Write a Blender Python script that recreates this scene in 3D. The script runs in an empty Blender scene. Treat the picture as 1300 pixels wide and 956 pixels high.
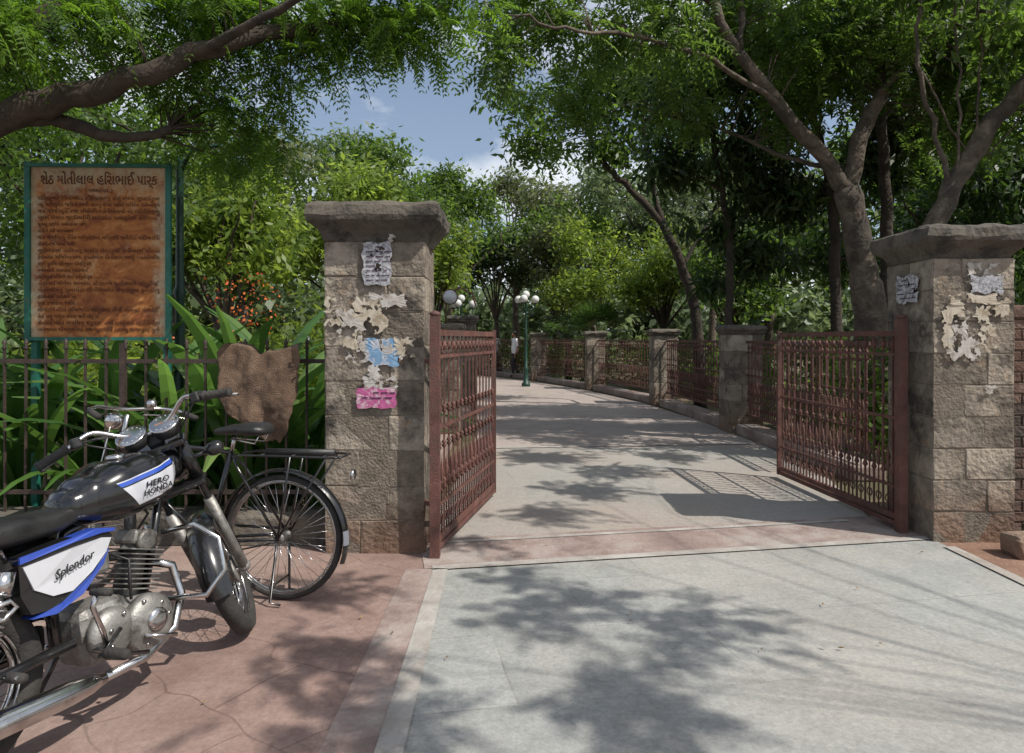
import bpy, bmesh, math, random
import numpy as np
from mathutils import Vector, Matrix, noise as mnoise
random.seed(7)
R=random.random
scene=bpy.context.scene
COL=scene.collection
F=867.0; H=1.45
def ref(px,py,Y):            # survey helper: photo reading -> metres in the plane at depth Y
    return Vector(((px-650)/F*Y, Y, H+(430-py)/F*Y))

# ------------------------------------------------------------------ materials
def newmat(name):
    m=bpy.data.materials.new(name); m.use_nodes=True
    nt=m.node_tree; nt.nodes.clear()
    return m,nt
def N(nt,t,**k):
    n=nt.nodes.new(t)
    for a,b in k.items(): setattr(n,a,b)
    return n
def ramp(nt,stops,interp='LINEAR'):
    n=N(nt,'ShaderNodeValToRGB'); cr=n.color_ramp; cr.interpolation=interp
    while len(cr.elements)<len(stops): cr.elements.new(0.5)
    for e,(p,c) in zip(cr.elements,stops):
        e.position=p; e.color=(c[0],c[1],c[2],1)
    return n
def surf(name,stops,scale=5,rough=0.8,metal=0,bump=0.0,bscale=40,detail=6,attr=False,coat=0,spec=0.5,dist=0.0,blotch=None,torn=None,blotch2=None,foot=None):
    """noise-varied surface. stops = colour ramp"""
    m,nt=newmat(name); L=nt.links
    out=N(nt,'ShaderNodeOutputMaterial'); p=N(nt,'ShaderNodeBsdfPrincipled')
    tc=N(nt,'ShaderNodeTexCoord')
    no=N(nt,'ShaderNodeTexNoise'); no.inputs['Scale'].default_value=scale; no.inputs['Detail'].default_value=detail; no.inputs['Roughness'].default_value=0.65
    no.inputs['Distortion'].default_value=dist
    L.new(tc.outputs['Object'],no.inputs['Vector'])
    fac=no.outputs['Fac']
    if attr:
        a=N(nt,'ShaderNodeAttribute'); a.attribute_name='v'
        mx=N(nt,'ShaderNodeMath',operation='MULTIPLY_ADD'); mx.inputs[1].default_value=0.36
        L.new(a.outputs['Fac'],mx.inputs[0])
        m2=N(nt,'ShaderNodeMath',operation='MULTIPLY'); m2.inputs[1].default_value=0.68
        L.new(fac,m2.inputs[0]); L.new(m2.outputs[0],mx.inputs[2]); fac=mx.outputs[0]
    r=ramp(nt,stops); L.new(fac,r.inputs['Fac'])
    colr=r.outputs['Color']
    for bl in (blotch,blotch2):
        if not bl: continue
        bs,bc,b0,b1=bl
        n2=N(nt,'ShaderNodeTexNoise'); n2.inputs['Scale'].default_value=bs; n2.inputs['Detail'].default_value=10; n2.inputs['Roughness'].default_value=0.72
        L.new(tc.outputs['Object'],n2.inputs['Vector'])
        mr=N(nt,'ShaderNodeMapRange'); mr.inputs['From Min'].default_value=b0; mr.inputs['From Max'].default_value=b1
        L.new(n2.outputs['Fac'],mr.inputs['Value'])
        mi=N(nt,'ShaderNodeMixRGB'); mi.inputs['Color2'].default_value=(*bc,1)
        L.new(mr.outputs[0],mi.inputs['Fac']); L.new(colr,mi.inputs['Color1']); colr=mi.outputs[0]
    if foot:      # splashed soil near the ground
        sx=N(nt,'ShaderNodeSeparateXYZ'); L.new(tc.outputs['Object'],sx.inputs[0])
        ad=N(nt,'ShaderNodeMath',operation='MULTIPLY_ADD'); ad.inputs[1].default_value=-.5; L.new(fac,ad.inputs[0]); L.new(sx.outputs[2],ad.inputs[2])
        mr=N(nt,'ShaderNodeMapRange'); mr.inputs['From Min'].default_value=-.25; mr.inputs['From Max'].default_value=.20; mr.inputs['To Min'].default_value=.85; mr.inputs['To Max'].default_value=0
        L.new(ad.outputs[0],mr.inputs['Value'])
        mi=N(nt,'ShaderNodeMixRGB'); mi.inputs['Color2'].default_value=(*foot,1)
        L.new(mr.outputs[0],mi.inputs['Fac']); L.new(colr,mi.inputs['Color1']); colr=mi.outputs[0]
    L.new(colr,p.inputs['Base Color'])
    p.inputs['Roughness'].default_value=rough; p.inputs['Metallic'].default_value=metal
    p.inputs['Coat Weight'].default_value=coat; p.inputs['Specular IOR Level'].default_value=spec
    if torn:
        n4=N(nt,'ShaderNodeTexNoise'); n4.inputs['Scale'].default_value=torn[0]; n4.inputs['Detail'].default_value=5; n4.inputs['Roughness'].default_value=.55
        L.new(tc.outputs['Object'],n4.inputs['Vector'])
        g=N(nt,'ShaderNodeMath',operation='GREATER_THAN'); g.inputs[1].default_value=torn[1]; L.new(n4.outputs['Fac'],g.inputs[0]); L.new(g.outputs[0],p.inputs['Alpha'])
    if bump>0:
        nb=N(nt,'ShaderNodeTexNoise'); nb.inputs['Scale'].default_value=bscale; nb.inputs['Detail'].default_value=6
        L.new(tc.outputs['Object'],nb.inputs['Vector'])
        b=N(nt,'ShaderNodeBump'); b.inputs['Strength'].default_value=bump; b.inputs['Distance'].default_value=0.02
        L.new(nb.outputs['Fac'],b.inputs['Height']); L.new(b.outputs[0],p.inputs['Normal'])
    L.new(p.outputs[0],out.inputs[0])
    return m
def flat(name,c,rough=0.5,metal=0,coat=0,var=0.12,scale=8):
    c0=[x*(1-var) for x in c]; c1=[min(1,x*(1+var)) for x in c]
    return surf(name,[(0.3,c0),(0.7,c1)],scale=scale,rough=rough,metal=metal,coat=coat)
def leafmat(name,stops,trans,tf=0.4,rough=0.45):
    m,nt=newmat(name); L=nt.links
    out=N(nt,'ShaderNodeOutputMaterial'); p=N(nt,'ShaderNodeBsdfPrincipled'); t=N(nt,'ShaderNodeBsdfTranslucent'); mx=N(nt,'ShaderNodeMixShader')
    a=N(nt,'ShaderNodeAttribute'); a.attribute_name='v'
    r=ramp(nt,stops); L.new(a.outputs['Fac'],r.inputs['Fac']); L.new(r.outputs[0],p.inputs['Base Color'])
    r2=ramp(nt,[(s,tuple(min(.9,trans[i]*(0.55+1.0*s)) for i in range(3))) for s,_ in stops]); L.new(a.outputs['Fac'],r2.inputs['Fac']); L.new(r2.outputs[0],t.inputs[0])
    p.inputs['Roughness'].default_value=rough; p.inputs['Specular IOR Level'].default_value=0.35
    mx.inputs[0].default_value=tf
    L.new(p.outputs[0],mx.inputs[1]); L.new(t.outputs[0],mx.inputs[2]); L.new(mx.outputs[0],out.inputs[0])
    return m

M={}
M['stone']=surf('stone_block',[(0.12,(.05,.042,.034)),(0.34,(.135,.112,.088)),(0.52,(.25,.21,.165)),(0.8,(.40,.35,.28))],scale=7,rough=.95,bump=1,bscale=30,detail=9,attr=True,blotch=(2.1,(.050,.043,.035),.47,.60),blotch2=(5.5,(.30,.20,.12),.58,.74),foot=(.20,.12,.08))
M['capstone']=surf('cap_stone',[(0.3,(.045,.039,.032)),(0.5,(.14,.12,.096)),(0.75,(.28,.245,.20))],scale=5,rough=.95,bump=.9,bscale=25,detail=9,blotch=(2.5,(.038,.034,.029),.46,.60))
M['mortar']=surf('mortar',[(0.3,(.10,.08,.062)),(0.7,(.24,.20,.155))],scale=14,rough=.95,bump=.8,bscale=60)
M['rust']=surf('rusty_red_iron',[(0.3,(.060,.026,.020)),(0.55,(.135,.055,.042)),(0.8,(.22,.12,.10))],scale=7,rough=.7,bump=.35,bscale=90,detail=10,blotch=(3,(.09,.05,.042),.48,.62))
M['iron']=surf('dark_iron',[(0.3,(.025,.018,.015)),(0.7,(.07,.045,.035))],scale=12,rough=.6,bump=.3,bscale=90)
M['bark']=surf('bark',[(0.3,(.045,.034,.026)),(0.55,(.12,.093,.07)),(0.8,(.23,.185,.14))],scale=6,rough=.95,bump=1,bscale=22,dist=1,blotch=(2,(.05,.042,.034),.48,.62))
M['barkd']=surf('dark_bark',[(0.3,(.020,.016,.013)),(0.7,(.07,.052,.038))],scale=6,rough=.95,bump=1,bscale=22,dist=1)
M['neem']=leafmat('neem_leaf',[(0,(.035,.07,.012)),(.5,(.065,.125,.02)),(1,(.12,.195,.035))],(.21,.38,.03),.46)
M['darkleaf']=leafmat('dark_leaf',[(0,(.012,.026,.008)),(.5,(.028,.056,.015)),(1,(.07,.105,.035))],(.09,.18,.025),.3)
M['midleaf']=leafmat('mid_leaf',[(0,(.022,.046,.010)),(.5,(.056,.098,.02)),(1,(.115,.165,.04))],(.20,.34,.045),.4)
M['brightleaf']=leafmat('bright_leaf',[(0,(.045,.085,.014)),(.5,(.105,.165,.026)),(1,(.18,.24,.05))],(.36,.48,.065),.46)
M['oliveleaf']=leafmat('olive_leaf',[(0,(.035,.05,.022)),(.5,(.085,.11,.048)),(1,(.16,.175,.09))],(.25,.30,.10),.36)
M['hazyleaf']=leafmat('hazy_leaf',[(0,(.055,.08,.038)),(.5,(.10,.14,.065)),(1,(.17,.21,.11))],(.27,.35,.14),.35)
M['flower']=leafmat('orange_flower',[(0,(.5,.08,.02)),(1,(.7,.2,.05))],(.6,.15,.05),.3)
M['strap']=leafmat('strap_leaf',[(0,(.03,.08,.02)),(.5,(.06,.14,.03)),(1,(.15,.23,.07))],(.17,.34,.06),.38,.3)
M['deadleaf']=leafmat('dead_leaf',[(0,(.10,.06,.03)),(1,(.28,.2,.09))],(.1,.07,.03),.1)
M['black']=flat('black_enamel',(.012,.012,.013),.25,0,.5)
M['rubber']=surf('tyre_rubber',[(.3,(.018,.017,.016)),(.7,(.045,.042,.038))],scale=12,rough=.85,bump=.3,bscale=80,blotch=(5,(.10,.08,.06),.55,.75))
M['blkplastic']=surf('black_plastic',[(.3,(.012,.012,.012)),(.7,(.03,.03,.03))],scale=20,rough=.5)
M['vinyl']=surf('seat_vinyl',[(.3,(.012,.012,.012)),(.7,(.024,.023,.022))],scale=10,rough=.42,bump=.15,bscale=150)
M['chrome']=surf('chrome',[(.35,(.42,.40,.38)),(.5,(.60,.59,.58))],scale=9,rough=.2,metal=1,detail=8,blotch=(14,(.20,.15,.11),.62,.75))
M['alu']=surf('cast_aluminium',[(.3,(.14,.13,.12)),(.55,(.29,.28,.26)),(.75,(.42,.41,.39))],scale=9,rough=.5,metal=.6,bump=.15,bscale=120,blotch=(6,(.05,.043,.037),.50,.66))
M['white']=flat('silver_white_paint',(.48,.49,.52),.3,0,.5,var=.05)
M['blue']=flat('blue_paint',(.03,.07,.36),.3,0,.5)
M['orange']=flat('amber_lens',(.6,.18,.02),.2,0,.5)
M['glass']=flat('lamp_globe',(.62,.62,.60),.2,0,.3,var=.05)
M['dial']=flat('dial_face',(.02,.02,.022),.15,0,1)
M['green']=surf('green_frame_paint',[(.35,(.012,.09,.065)),(.6,(.02,.15,.11)),(.68,(.14,.07,.03))],scale=7,rough=.5,detail=10)
M['sack']=surf('burlap',[(.3,(.085,.050,.034)),(.5,(.18,.115,.075)),(.75,(.29,.20,.14))],scale=4,rough=.95,bump=1,bscale=150,dist=.8,detail=10,blotch=(3,(.07,.043,.03),.5,.64))
M['lampgreen']=flat('lamp_green',(.015,.05,.035),.45)
M['brickwall']=surf('brick',[(.2,(.06,.032,.024)),(.5,(.13,.075,.055)),(.8,(.22,.15,.12))],scale=8,rough=.95,bump=.7,bscale=50,attr=True,blotch=(3,(.06,.05,.04),.45,.6))
M['paper']=surf('poster_paper',[(.35,(.26,.22,.18)),(.48,(.44,.41,.37)),(.7,(.56,.54,.51))],scale=16,rough=.85,torn=(11,.45),detail=9)
M['papergrey']=surf('poster_grey',[(.38,(.14,.14,.15)),(.5,(.34,.34,.36)),(.66,(.52,.52,.54))],scale=38,rough=.85,torn=(12,.36))
M['paperblue']=surf('poster_blue',[(.38,(.50,.50,.52)),(.5,(.14,.27,.43)),(.7,(.25,.40,.56))],scale=12,rough=.85,torn=(12,.36))
M['paperpink']=surf('poster_pink',[(.38,(.55,.42,.46)),(.5,(.42,.08,.22)),(.7,(.5,.15,.32))],scale=14,rough=.85,torn=(12,.34))
M['papercream']=surf('poster_cream',[(.35,(.30,.24,.17)),(.5,(.48,.42,.33)),(.7,(.56,.51,.43))],scale=12,rough=.85,torn=(9,.46),detail=9)
M['ink']=flat('ink',(.05,.02,.05),.8)
M['skin']=flat('skin',(.22,.11,.065),.5)
M['shirt']=flat('white_shirt',(.7,.71,.74),.8)
M['trouser']=flat('dark_trousers',(.03,.03,.04),.8)
M['hair']=flat('black_hair',(.01,.009,.008),.5)

# ------------------------------------------------------------------ mesh builder
def frame(d):
    d=Vector(d).normalized()
    u=Vector((0,0,1)) if abs(d.z)<.95 else Vector((1,0,0))
    s=d.cross(u).normalized(); n=s.cross(d).normalized()
    return d,s,n
class B:
    def __init__(s): s.v=[];s.f=[];s.m=[];s.s=[];s.a=[]; s.cur=0.5
    def add(s,vs,fs,mi=0,sm=False):
        o=len(s.v); s.v+= [tuple(v) for v in vs]; s.a+=[s.cur]*len(vs)
        for f in fs: s.f.append([i+o for i in f]); s.m.append(mi); s.s.append(sm)
        return s
    def box(s,c,d,mi=0,rot=None):
        vs=[]
        for z in(-.5,.5):
            for x,y in((-.5,-.5),(.5,-.5),(.5,.5),(-.5,.5)):
                p=Vector((x*d[0],y*d[1],z*d[2]))
                if rot is not None: p=rot@p
                vs.append(p+Vector(c))
        return s.add(vs,[(3,2,1,0),(4,5,6,7),(0,1,5,4),(1,2,6,5),(2,3,7,6),(3,0,4,7)],mi)
    def bbox(s,c,d,bv,mi=0,rot=None,jit=0):
        bm=bmesh.new(); bmesh.ops.create_cube(bm,size=1)
        for v in bm.verts: v.co=Vector((v.co.x*d[0],v.co.y*d[1],v.co.z*d[2]))
        bmesh.ops.bevel(bm,geom=bm.edges[:],offset=bv,segments=2,affect='EDGES',profile=.5)
        vs=[]
        for v in bm.verts:
            p=v.co+Vector((R()-.5,R()-.5,R()-.5))*jit
            if rot is not None: p=rot@p
            vs.append(p+Vector(c))
        fs=[[v.index for v in f.verts] for f in bm.faces]; bm.free()
        return s.add(vs,fs,mi)
    def bar(s,p0,p1,w,h,mi=0):
        p0=Vector(p0);p1=Vector(p1); d,a,n=frame(p1-p0)
        vs=[p+a*x*w/2+n*y*h/2 for p in(p0,p1) for x,y in((-1,-1),(1,-1),(1,1),(-1,1))]
        return s.add(vs,[(3,2,1,0),(4,5,6,7),(0,1,5,4),(1,2,6,5),(2,3,7,6),(3,0,4,7)],mi)
    def tube(s,path,r,seg=8,mi=0,closed=False,sm=True):
        P=[Vector(p) for p in path]; n=len(P)
        rr=r if isinstance(r,(list,tuple)) else [r]*n
        vs=[];prev=None
        for i,p in enumerate(P):
            if closed: t=P[(i+1)%n]-P[i-1]
            else: t=P[min(i+1,n-1)]-P[max(i-1,0)]
            t.normalize()
            if prev is None: d,a,b=frame(t)
            else:
                a=prev-t*prev.dot(t)
                if a.length<1e-5: d,a,b=frame(t)
                a.normalize()
            prev=a; b=t.cross(a).normalized()
            for k in range(seg):
                an=2*math.pi*k/seg
                vs.append(p+(a*math.cos(an)+b*math.sin(an))*rr[i])
        fs=[]
        m=n if closed else n-1
        for i in range(m):
            for k in range(seg):
                j=(i+1)%n
                fs.append((i*seg+k,i*seg+(k+1)%seg,j*seg+(k+1)%seg,j*seg+k))
        if not closed:
            fs.append(list(range(seg))[::-1]); fs.append([(n-1)*seg+k for k in range(seg)])
        return s.add(vs,fs,mi,sm)
    def cyl(s,p0,p1,r,seg=12,mi=0,r1=None): return s.tube([p0,p1],[r,r if r1 is None else r1],seg,mi,sm=seg>6)
    def lathe(s,p,axis,prof,seg=12,mi=0,sm=True):
        d,a,b=frame(axis); p=Vector(p); vs=[]
        for t,r in prof:
            for k in range(seg):
                an=2*math.pi*k/seg; vs.append(p+d*t+(a*math.cos(an)+b*math.sin(an))*max(r,1e-4))
        fs=[]
        for i in range(len(prof)-1):
            for k in range(seg): fs.append((i*seg+k,i*seg+(k+1)%seg,(i+1)*seg+(k+1)%seg,(i+1)*seg+k))
        fs.append(list(range(seg))[::-1]); fs.append([(len(prof)-1)*seg+k for k in range(seg)])
        return s.add(vs,fs,mi,sm)
    def ball(s,c,r,mi=0,seg=12,sc=(1,1,1)):
        vs=[];n=seg//2
        for i in range(n+1):
            th=math.pi*i/n
            for k in range(seg):
                an=2*math.pi*k/seg
                vs.append(Vector(c)+Vector((math.sin(th)*math.cos(an)*r*sc[0],math.sin(th)*math.sin(an)*r*sc[1],math.cos(th)*r*sc[2])))
        fs=[(i*seg+k,(i+1)*seg+k,(i+1)*seg+(k+1)%seg,i*seg+(k+1)%seg) for i in range(n) for k in range(seg)]
        return s.add(vs,fs,mi,True)
    def ring(s,c,axis,Rr,r,n=40,seg=8,mi=0,a0=0,a1=2*math.pi,up=None):
        d=Vector(axis).normalized()
        a=Vector((1,0,0)) if up is None else Vector(up)
        a=(a-d*a.dot(d)).normalized(); b=d.cross(a)
        full=abs(a1-a0-2*math.pi)<1e-4
        cnt=n if full else n+1
        pts=[Vector(c)+(a*math.cos(a0+(a1-a0)*i/n)+b*math.sin(a0+(a1-a0)*i/n))*Rr for i in range(cnt)]
        return s.tube(pts,r,seg,mi,closed=full)
    def loft(s,rings,mi=0,sm=True):
        seg=len(rings[0]); vs=[v for r in rings for v in r]; fs=[]
        for i in range(len(rings)-1):
            for k in range(seg): fs.append((i*seg+k,i*seg+(k+1)%seg,(i+1)*seg+(k+1)%seg,(i+1)*seg+k))
        fs.append(list(range(seg))[::-1]); fs.append([(len(rings)-1)*seg+k for k in range(seg)])
        return s.add(vs,fs,mi,sm)
    def xf(s,Mx):
        s.v=[tuple(Mx@Vector(v)) for v in s.v]; return s
    def obj(s,name,mats,parent=None,loc=None):
        me=bpy.data.meshes.new(name); me.from_pydata(s.v,[],s.f)
        for m in (mats if isinstance(mats,(list,tuple)) else [mats]): me.materials.append(M[m] if isinstance(m,str) else m)
        me.polygons.foreach_set('material_index',s.m); me.polygons.foreach_set('use_smooth',s.s)
        at=me.attributes.new('v','FLOAT','POINT'); at.data.foreach_set('value',s.a)
        bm=bmesh.new(); bm.from_mesh(me); bmesh.ops.recalc_face_normals(bm,faces=bm.faces[:]); bm.to_mesh(me); bm.free()
        o=bpy.data.objects.new(name,me); COL.objects.link(o)
        if parent: o.parent=parent
        if loc: o.location=loc
        return o
def empty(name,loc=(0,0,0),rot=(0,0,0)):
    e=bpy.data.objects.new(name,None); e.empty_display_size=.2; COL.objects.link(e); e.location=loc; e.rotation_euler=rot; return e
def sup(x,cz,hw,hh,n=2.5,seg=32,cy=0):
    r=[]
    for k in range(seg):
        a=2*math.pi*k/seg; c,s_=math.cos(a),math.sin(a)
        r.append(Vector((x,cy+hw*math.copysign(abs(c)**(2/n),c),cz+hh*math.copysign(abs(s_)**(2/n),s_))))
    return r
def lerp_keys(keys,t):
    for i in range(len(keys)-1):
        a,b=keys[i],keys[i+1]
        if t<=b[0]:
            u=(t-a[0])/(b[0]-a[0]); u=u*u*(3-2*u)
            return [a[j]+(b[j]-a[j])*u for j in range(1,len(a))]
    return list(keys[-1][1:])

# ------------------------------------------------------------------ world, sun, camera
EL=math.radians(52); sd=Vector((1.1,-.6,0)).normalized()
SUN=Vector((sd.x*math.cos(EL),sd.y*math.cos(EL),math.sin(EL)))
w=bpy.data.worlds.new("World"); scene.world=w; w.use_nodes=True; nt=w.node_tree; nt.nodes.clear(); L=nt.links
wo=N(nt,'ShaderNodeOutputWorld'); bg=N(nt,'ShaderNodeBackground'); sk=N(nt,'ShaderNodeTexSky'); sk.sky_type='NISHITA'; sk.sun_disc=False
sk.sun_elevation=EL; sk.sun_rotation=math.atan2(sd.x,sd.y); sk.air_density=1.0; sk.dust_density=1.6
tc=N(nt,'ShaderNodeTexCoord'); mp=N(nt,'ShaderNodeMapping'); mp.inputs['Scale'].default_value=(1,1,2.2)
no=N(nt,'ShaderNodeTexNoise'); no.inputs['Scale'].default_value=3.4; no.inputs['Detail'].default_value=8; no.inputs['Roughness'].default_value=.55
mp.inputs['Location'].default_value=(.35,0,.1)
L.new(tc.outputs['Generated'],mp.inputs['Vector']); L.new(mp.outputs[0],no.inputs['Vector'])
cr=ramp(nt,[(.47,(.10,.10,.10)),(.62,(.95,.95,.95))]); L.new(no.outputs['Fac'],cr.inputs['Fac'])
mx=N(nt,'ShaderNodeMixRGB'); mx.inputs['Color2'].default_value=(7.6,7.9,8.4,1)
L.new(cr.outputs[0],mx.inputs['Fac']); L.new(sk.outputs[0],mx.inputs['Color1']); L.new(mx.outputs[0],bg.inputs['Color'])
bg.inputs['Strength'].default_value=0.125; L.new(bg.outputs[0],wo.inputs[0])
sl=bpy.data.lights.new('sun','SUN'); sl.energy=5.0; sl.angle=math.radians(.5); sl.color=(1,.95,.87)
so=bpy.data.objects.new('sun',sl); COL.objects.link(so); so.rotation_euler=(-SUN).to_track_quat('-Z','Y').to_euler(); so.location=(10,-6,15)
cd=bpy.data.cameras.new('camera'); cam=bpy.data.objects.new('camera',cd); COL.objects.link(cam); scene.camera=cam
cam.location=(0,0,H); cam.rotation_euler=(math.pi/2,0,0); cd.lens=24; cd.sensor_width=36; cd.shift_y=-48/1300; cd.clip_end=2000; cd.clip_start=.05
scene.view_settings.view_transform='Standard'; scene.view_settings.look='None'; scene.view_settings.exposure=0

# ------------------------------------------------------------------ ground & paving
def sheet(name,poly,z,mat,parent=None):
    me=bpy.data.meshes.new(name); me.from_pydata([(x,y,z) for x,y in poly],[],[list(range(len(poly)))]); me.materials.append(mat)
    o=bpy.data.objects.new(name,me); COL.objects.link(o)
    if parent:o.parent=parent
    if me.polygons[0].normal.z<0: me.flip_normals()
    return o
def paving(name,stops,bw,bh,rot,mortar,msize,loc=(0,0),offset=.5,bump=.3,nscale=2.5,stain=(.10,.09,.08),tv=.14,warp=.03,wscale=1.5,jfade=1.0,dust=None):
    m,nt=newmat(name); L=nt.links
    out=N(nt,'ShaderNodeOutputMaterial'); p=N(nt,'ShaderNodeBsdfPrincipled'); tc=N(nt,'ShaderNodeTexCoord')
    mp=N(nt,'ShaderNodeMapping'); mp.inputs['Rotation'].default_value=(0,0,rot); mp.inputs['Location'].default_value=(loc[0],loc[1],0)
    L.new(tc.outputs['Object'],mp.inputs['Vector'])
    nw=N(nt,'ShaderNodeTexNoise'); nw.inputs['Scale'].default_value=wscale; nw.inputs['Detail'].default_value=1; L.new(mp.outputs[0],nw.inputs['Vector'])
    va=N(nt,'ShaderNodeVectorMath',operation='SCALE'); va.inputs['Scale'].default_value=warp; L.new(nw.outputs['Color'],va.inputs[0])
    vb=N(nt,'ShaderNodeVectorMath',operation='ADD'); L.new(mp.outputs[0],vb.inputs[0]); L.new(va.outputs[0],vb.inputs[1])
    br=N(nt,'ShaderNodeTexBrick'); br.offset=offset; br.inputs['Scale'].default_value=1; br.inputs['Brick Width'].default_value=bw; br.inputs['Row Height'].default_value=bh
    br.inputs['Mortar Size'].default_value=msize; br.inputs['Mortar Smooth'].default_value=.3; br.inputs['Color1'].default_value=(0,0,0,1); br.inputs['Color2'].default_value=(1,1,1,1); br.inputs['Mortar'].default_value=(.5,.5,.5,1)
    br.inputs['Bias'].default_value=0
    L.new(vb.outputs[0],br.inputs['Vector'])
    n1=N(nt,'ShaderNodeTexNoise'); n1.inputs['Scale'].default_value=nscale; n1.inputs['Detail'].default_value=12; n1.inputs['Roughness'].default_value=.75; L.new(tc.outputs['Object'],n1.inputs['Vector'])
    ma=N(nt,'ShaderNodeMath',operation='MULTIPLY_ADD'); ma.inputs[1].default_value=tv; L.new(br.outputs['Color'],ma.inputs[0])
    mb=N(nt,'ShaderNodeMath',operation='MULTIPLY'); mb.inputs[1].default_value=.9; L.new(n1.outputs['Fac'],mb.inputs[0]); L.new(mb.outputs[0],ma.inputs[2])
    r=ramp(nt,stops); L.new(ma.outputs[0],r.inputs['Fac'])
    nj=N(nt,'ShaderNodeTexNoise'); nj.inputs['Scale'].default_value=1.3; nj.inputs['Detail'].default_value=6; L.new(tc.outputs['Object'],nj.inputs['Vector'])
    rj=N(nt,'ShaderNodeMapRange'); rj.inputs['From Min'].default_value=.38; rj.inputs['From Max'].default_value=.62; rj.inputs['To Min'].default_value=.10*jfade; rj.inputs['To Max'].default_value=.85*jfade; L.new(nj.outputs['Fac'],rj.inputs['Value'])
    jm=N(nt,'ShaderNodeMath',operation='MULTIPLY'); L.new(br.outputs['Fac'],jm.inputs[0]); L.new(rj.outputs[0],jm.inputs[1])
    mm=N(nt,'ShaderNodeMixRGB'); L.new(jm.outputs[0],mm.inputs['Fac']); L.new(r.outputs[0],mm.inputs['Color1']); mm.inputs['Color2'].default_value=(*mortar,1)
    n2=N(nt,'ShaderNodeTexNoise'); n2.inputs['Scale'].default_value=.9; n2.inputs['Detail'].default_value=10; n2.inputs['Roughness'].default_value=.75; L.new(tc.outputs['Object'],n2.inputs['Vector'])
    mr=N(nt,'ShaderNodeMapRange'); mr.inputs['From Min'].default_value=.50; mr.inputs['From Max'].default_value=.75; mr.inputs['To Max'].default_value=.5; L.new(n2.outputs['Fac'],mr.inputs['Value'])
    ms=N(nt,'ShaderNodeMixRGB'); L.new(mr.outputs[0],ms.inputs['Fac']); L.new(mm.outputs[0],ms.inputs['Color1']); ms.inputs['Color2'].default_value=(*stain,1)
    last=ms.outputs[0]
    if dust:
        n6=N(nt,'ShaderNodeTexNoise'); n6.inputs['Scale'].default_value=.55; n6.inputs['Detail'].default_value=9; n6.inputs['Roughness'].default_value=.6; mp6=N(nt,'ShaderNodeMapping'); mp6.inputs['Location'].default_value=(5,3,0); L.new(tc.outputs['Object'],mp6.inputs['Vector']); L.new(mp6.outputs[0],n6.inputs['Vector'])
        r6=N(nt,'ShaderNodeMapRange'); r6.inputs['From Min'].default_value=.46; r6.inputs['From Max'].default_value=.66; r6.inputs['To Max'].default_value=.7; L.new(n6.outputs['Fac'],r6.inputs['Value'])
        m6=N(nt,'ShaderNodeMixRGB'); m6.inputs['Color2'].default_value=(*dust,1); L.new(r6.outputs[0],m6.inputs['Fac']); L.new(last,m6.inputs['Color1']); last=m6.outputs[0]
    n5=N(nt,'ShaderNodeTexNoise'); n5.inputs['Scale'].default_value=48; n5.inputs['Detail'].default_value=4; n5.inputs['Roughness'].default_value=.8; L.new(tc.outputs['Object'],n5.inputs['Vector'])
    r5=N(nt,'ShaderNodeMapRange'); r5.inputs['From Min'].default_value=.3; r5.inputs['From Max'].default_value=.7; r5.inputs['To Min'].default_value=.78; r5.inputs['To Max'].default_value=1.18; L.new(n5.outputs['Fac'],r5.inputs['Value'])
    vs=N(nt,'ShaderNodeVectorMath',operation='SCALE'); L.new(last,vs.inputs[0]); L.new(r5.outputs[0],vs.inputs['Scale'])
    L.new(vs.outputs[0],p.inputs['Base Color']); p.inputs['Roughness'].default_value=.85; p.inputs['Specular IOR Level'].default_value=.25
    bu=N(nt,'ShaderNodeBump'); bu.inputs['Strength'].default_value=bump; bu.inputs['Distance'].default_value=.008
    n3=N(nt,'ShaderNodeTexNoise'); n3.inputs['Scale'].default_value=35; n3.inputs['Detail'].default_value=8; L.new(tc.outputs['Object'],n3.inputs['Vector'])
    mq=N(nt,'ShaderNodeMath',operation='SUBTRACT'); L.new(n3.outputs['Fac'],mq.inputs[0]); L.new(jm.outputs[0],mq.inputs[1])
    L.new(mq.outputs[0],bu.inputs['Height']); L.new(bu.outputs[0],p.inputs['Normal']); L.new(p.outputs[0],out.inputs[0])
    return m
A=math.radians(10.5)
earth=surf('earth_and_grass',[(.3,(.035,.05,.015)),(.5,(.09,.08,.04)),(.7,(.16,.115,.075))],scale=.8,rough=1,bump=.6,bscale=12,detail=10)
reddirt=surf('red_dirt',[(.3,(.12,.06,.04)),(.6,(.25,.15,.105)),(.8,(.34,.23,.17))],scale=2.5,rough=1,bump=.7,bscale=30,detail=10)
slate=paving('slate_paving',[(.2,(.19,.195,.185)),(.5,(.29,.295,.28)),(.85,(.40,.40,.375))],1.05,.66,-A,(.19,.175,.155),.005,jfade=.75,dust=(.36,.335,.30),tv=.10)
inner=paving('concrete_paving',[(.2,(.21,.20,.18)),(.5,(.32,.305,.28)),(.85,(.43,.41,.38))],1.3,1.3,-A,(.2,.18,.16),.005,nscale=1.8,tv=.06,jfade=.5,dust=(.33,.27,.23))
farp=paving('pink_concrete',[(.2,(.24,.20,.18)),(.5,(.35,.30,.27)),(.85,(.45,.395,.36))],1.2,1.2,-A,(.25,.21,.19),.005,nscale=1.5,tv=.06,jfade=.4)
pinkb=surf('pink_stone_band',[(.3,(.17,.12,.105)),(.55,(.28,.21,.185)),(.8,(.38,.31,.275))],scale=3,rough=.85,bump=.4,bscale=40,detail=12,blotch=(1.5,(.33,.30,.27),.48,.68))
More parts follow.
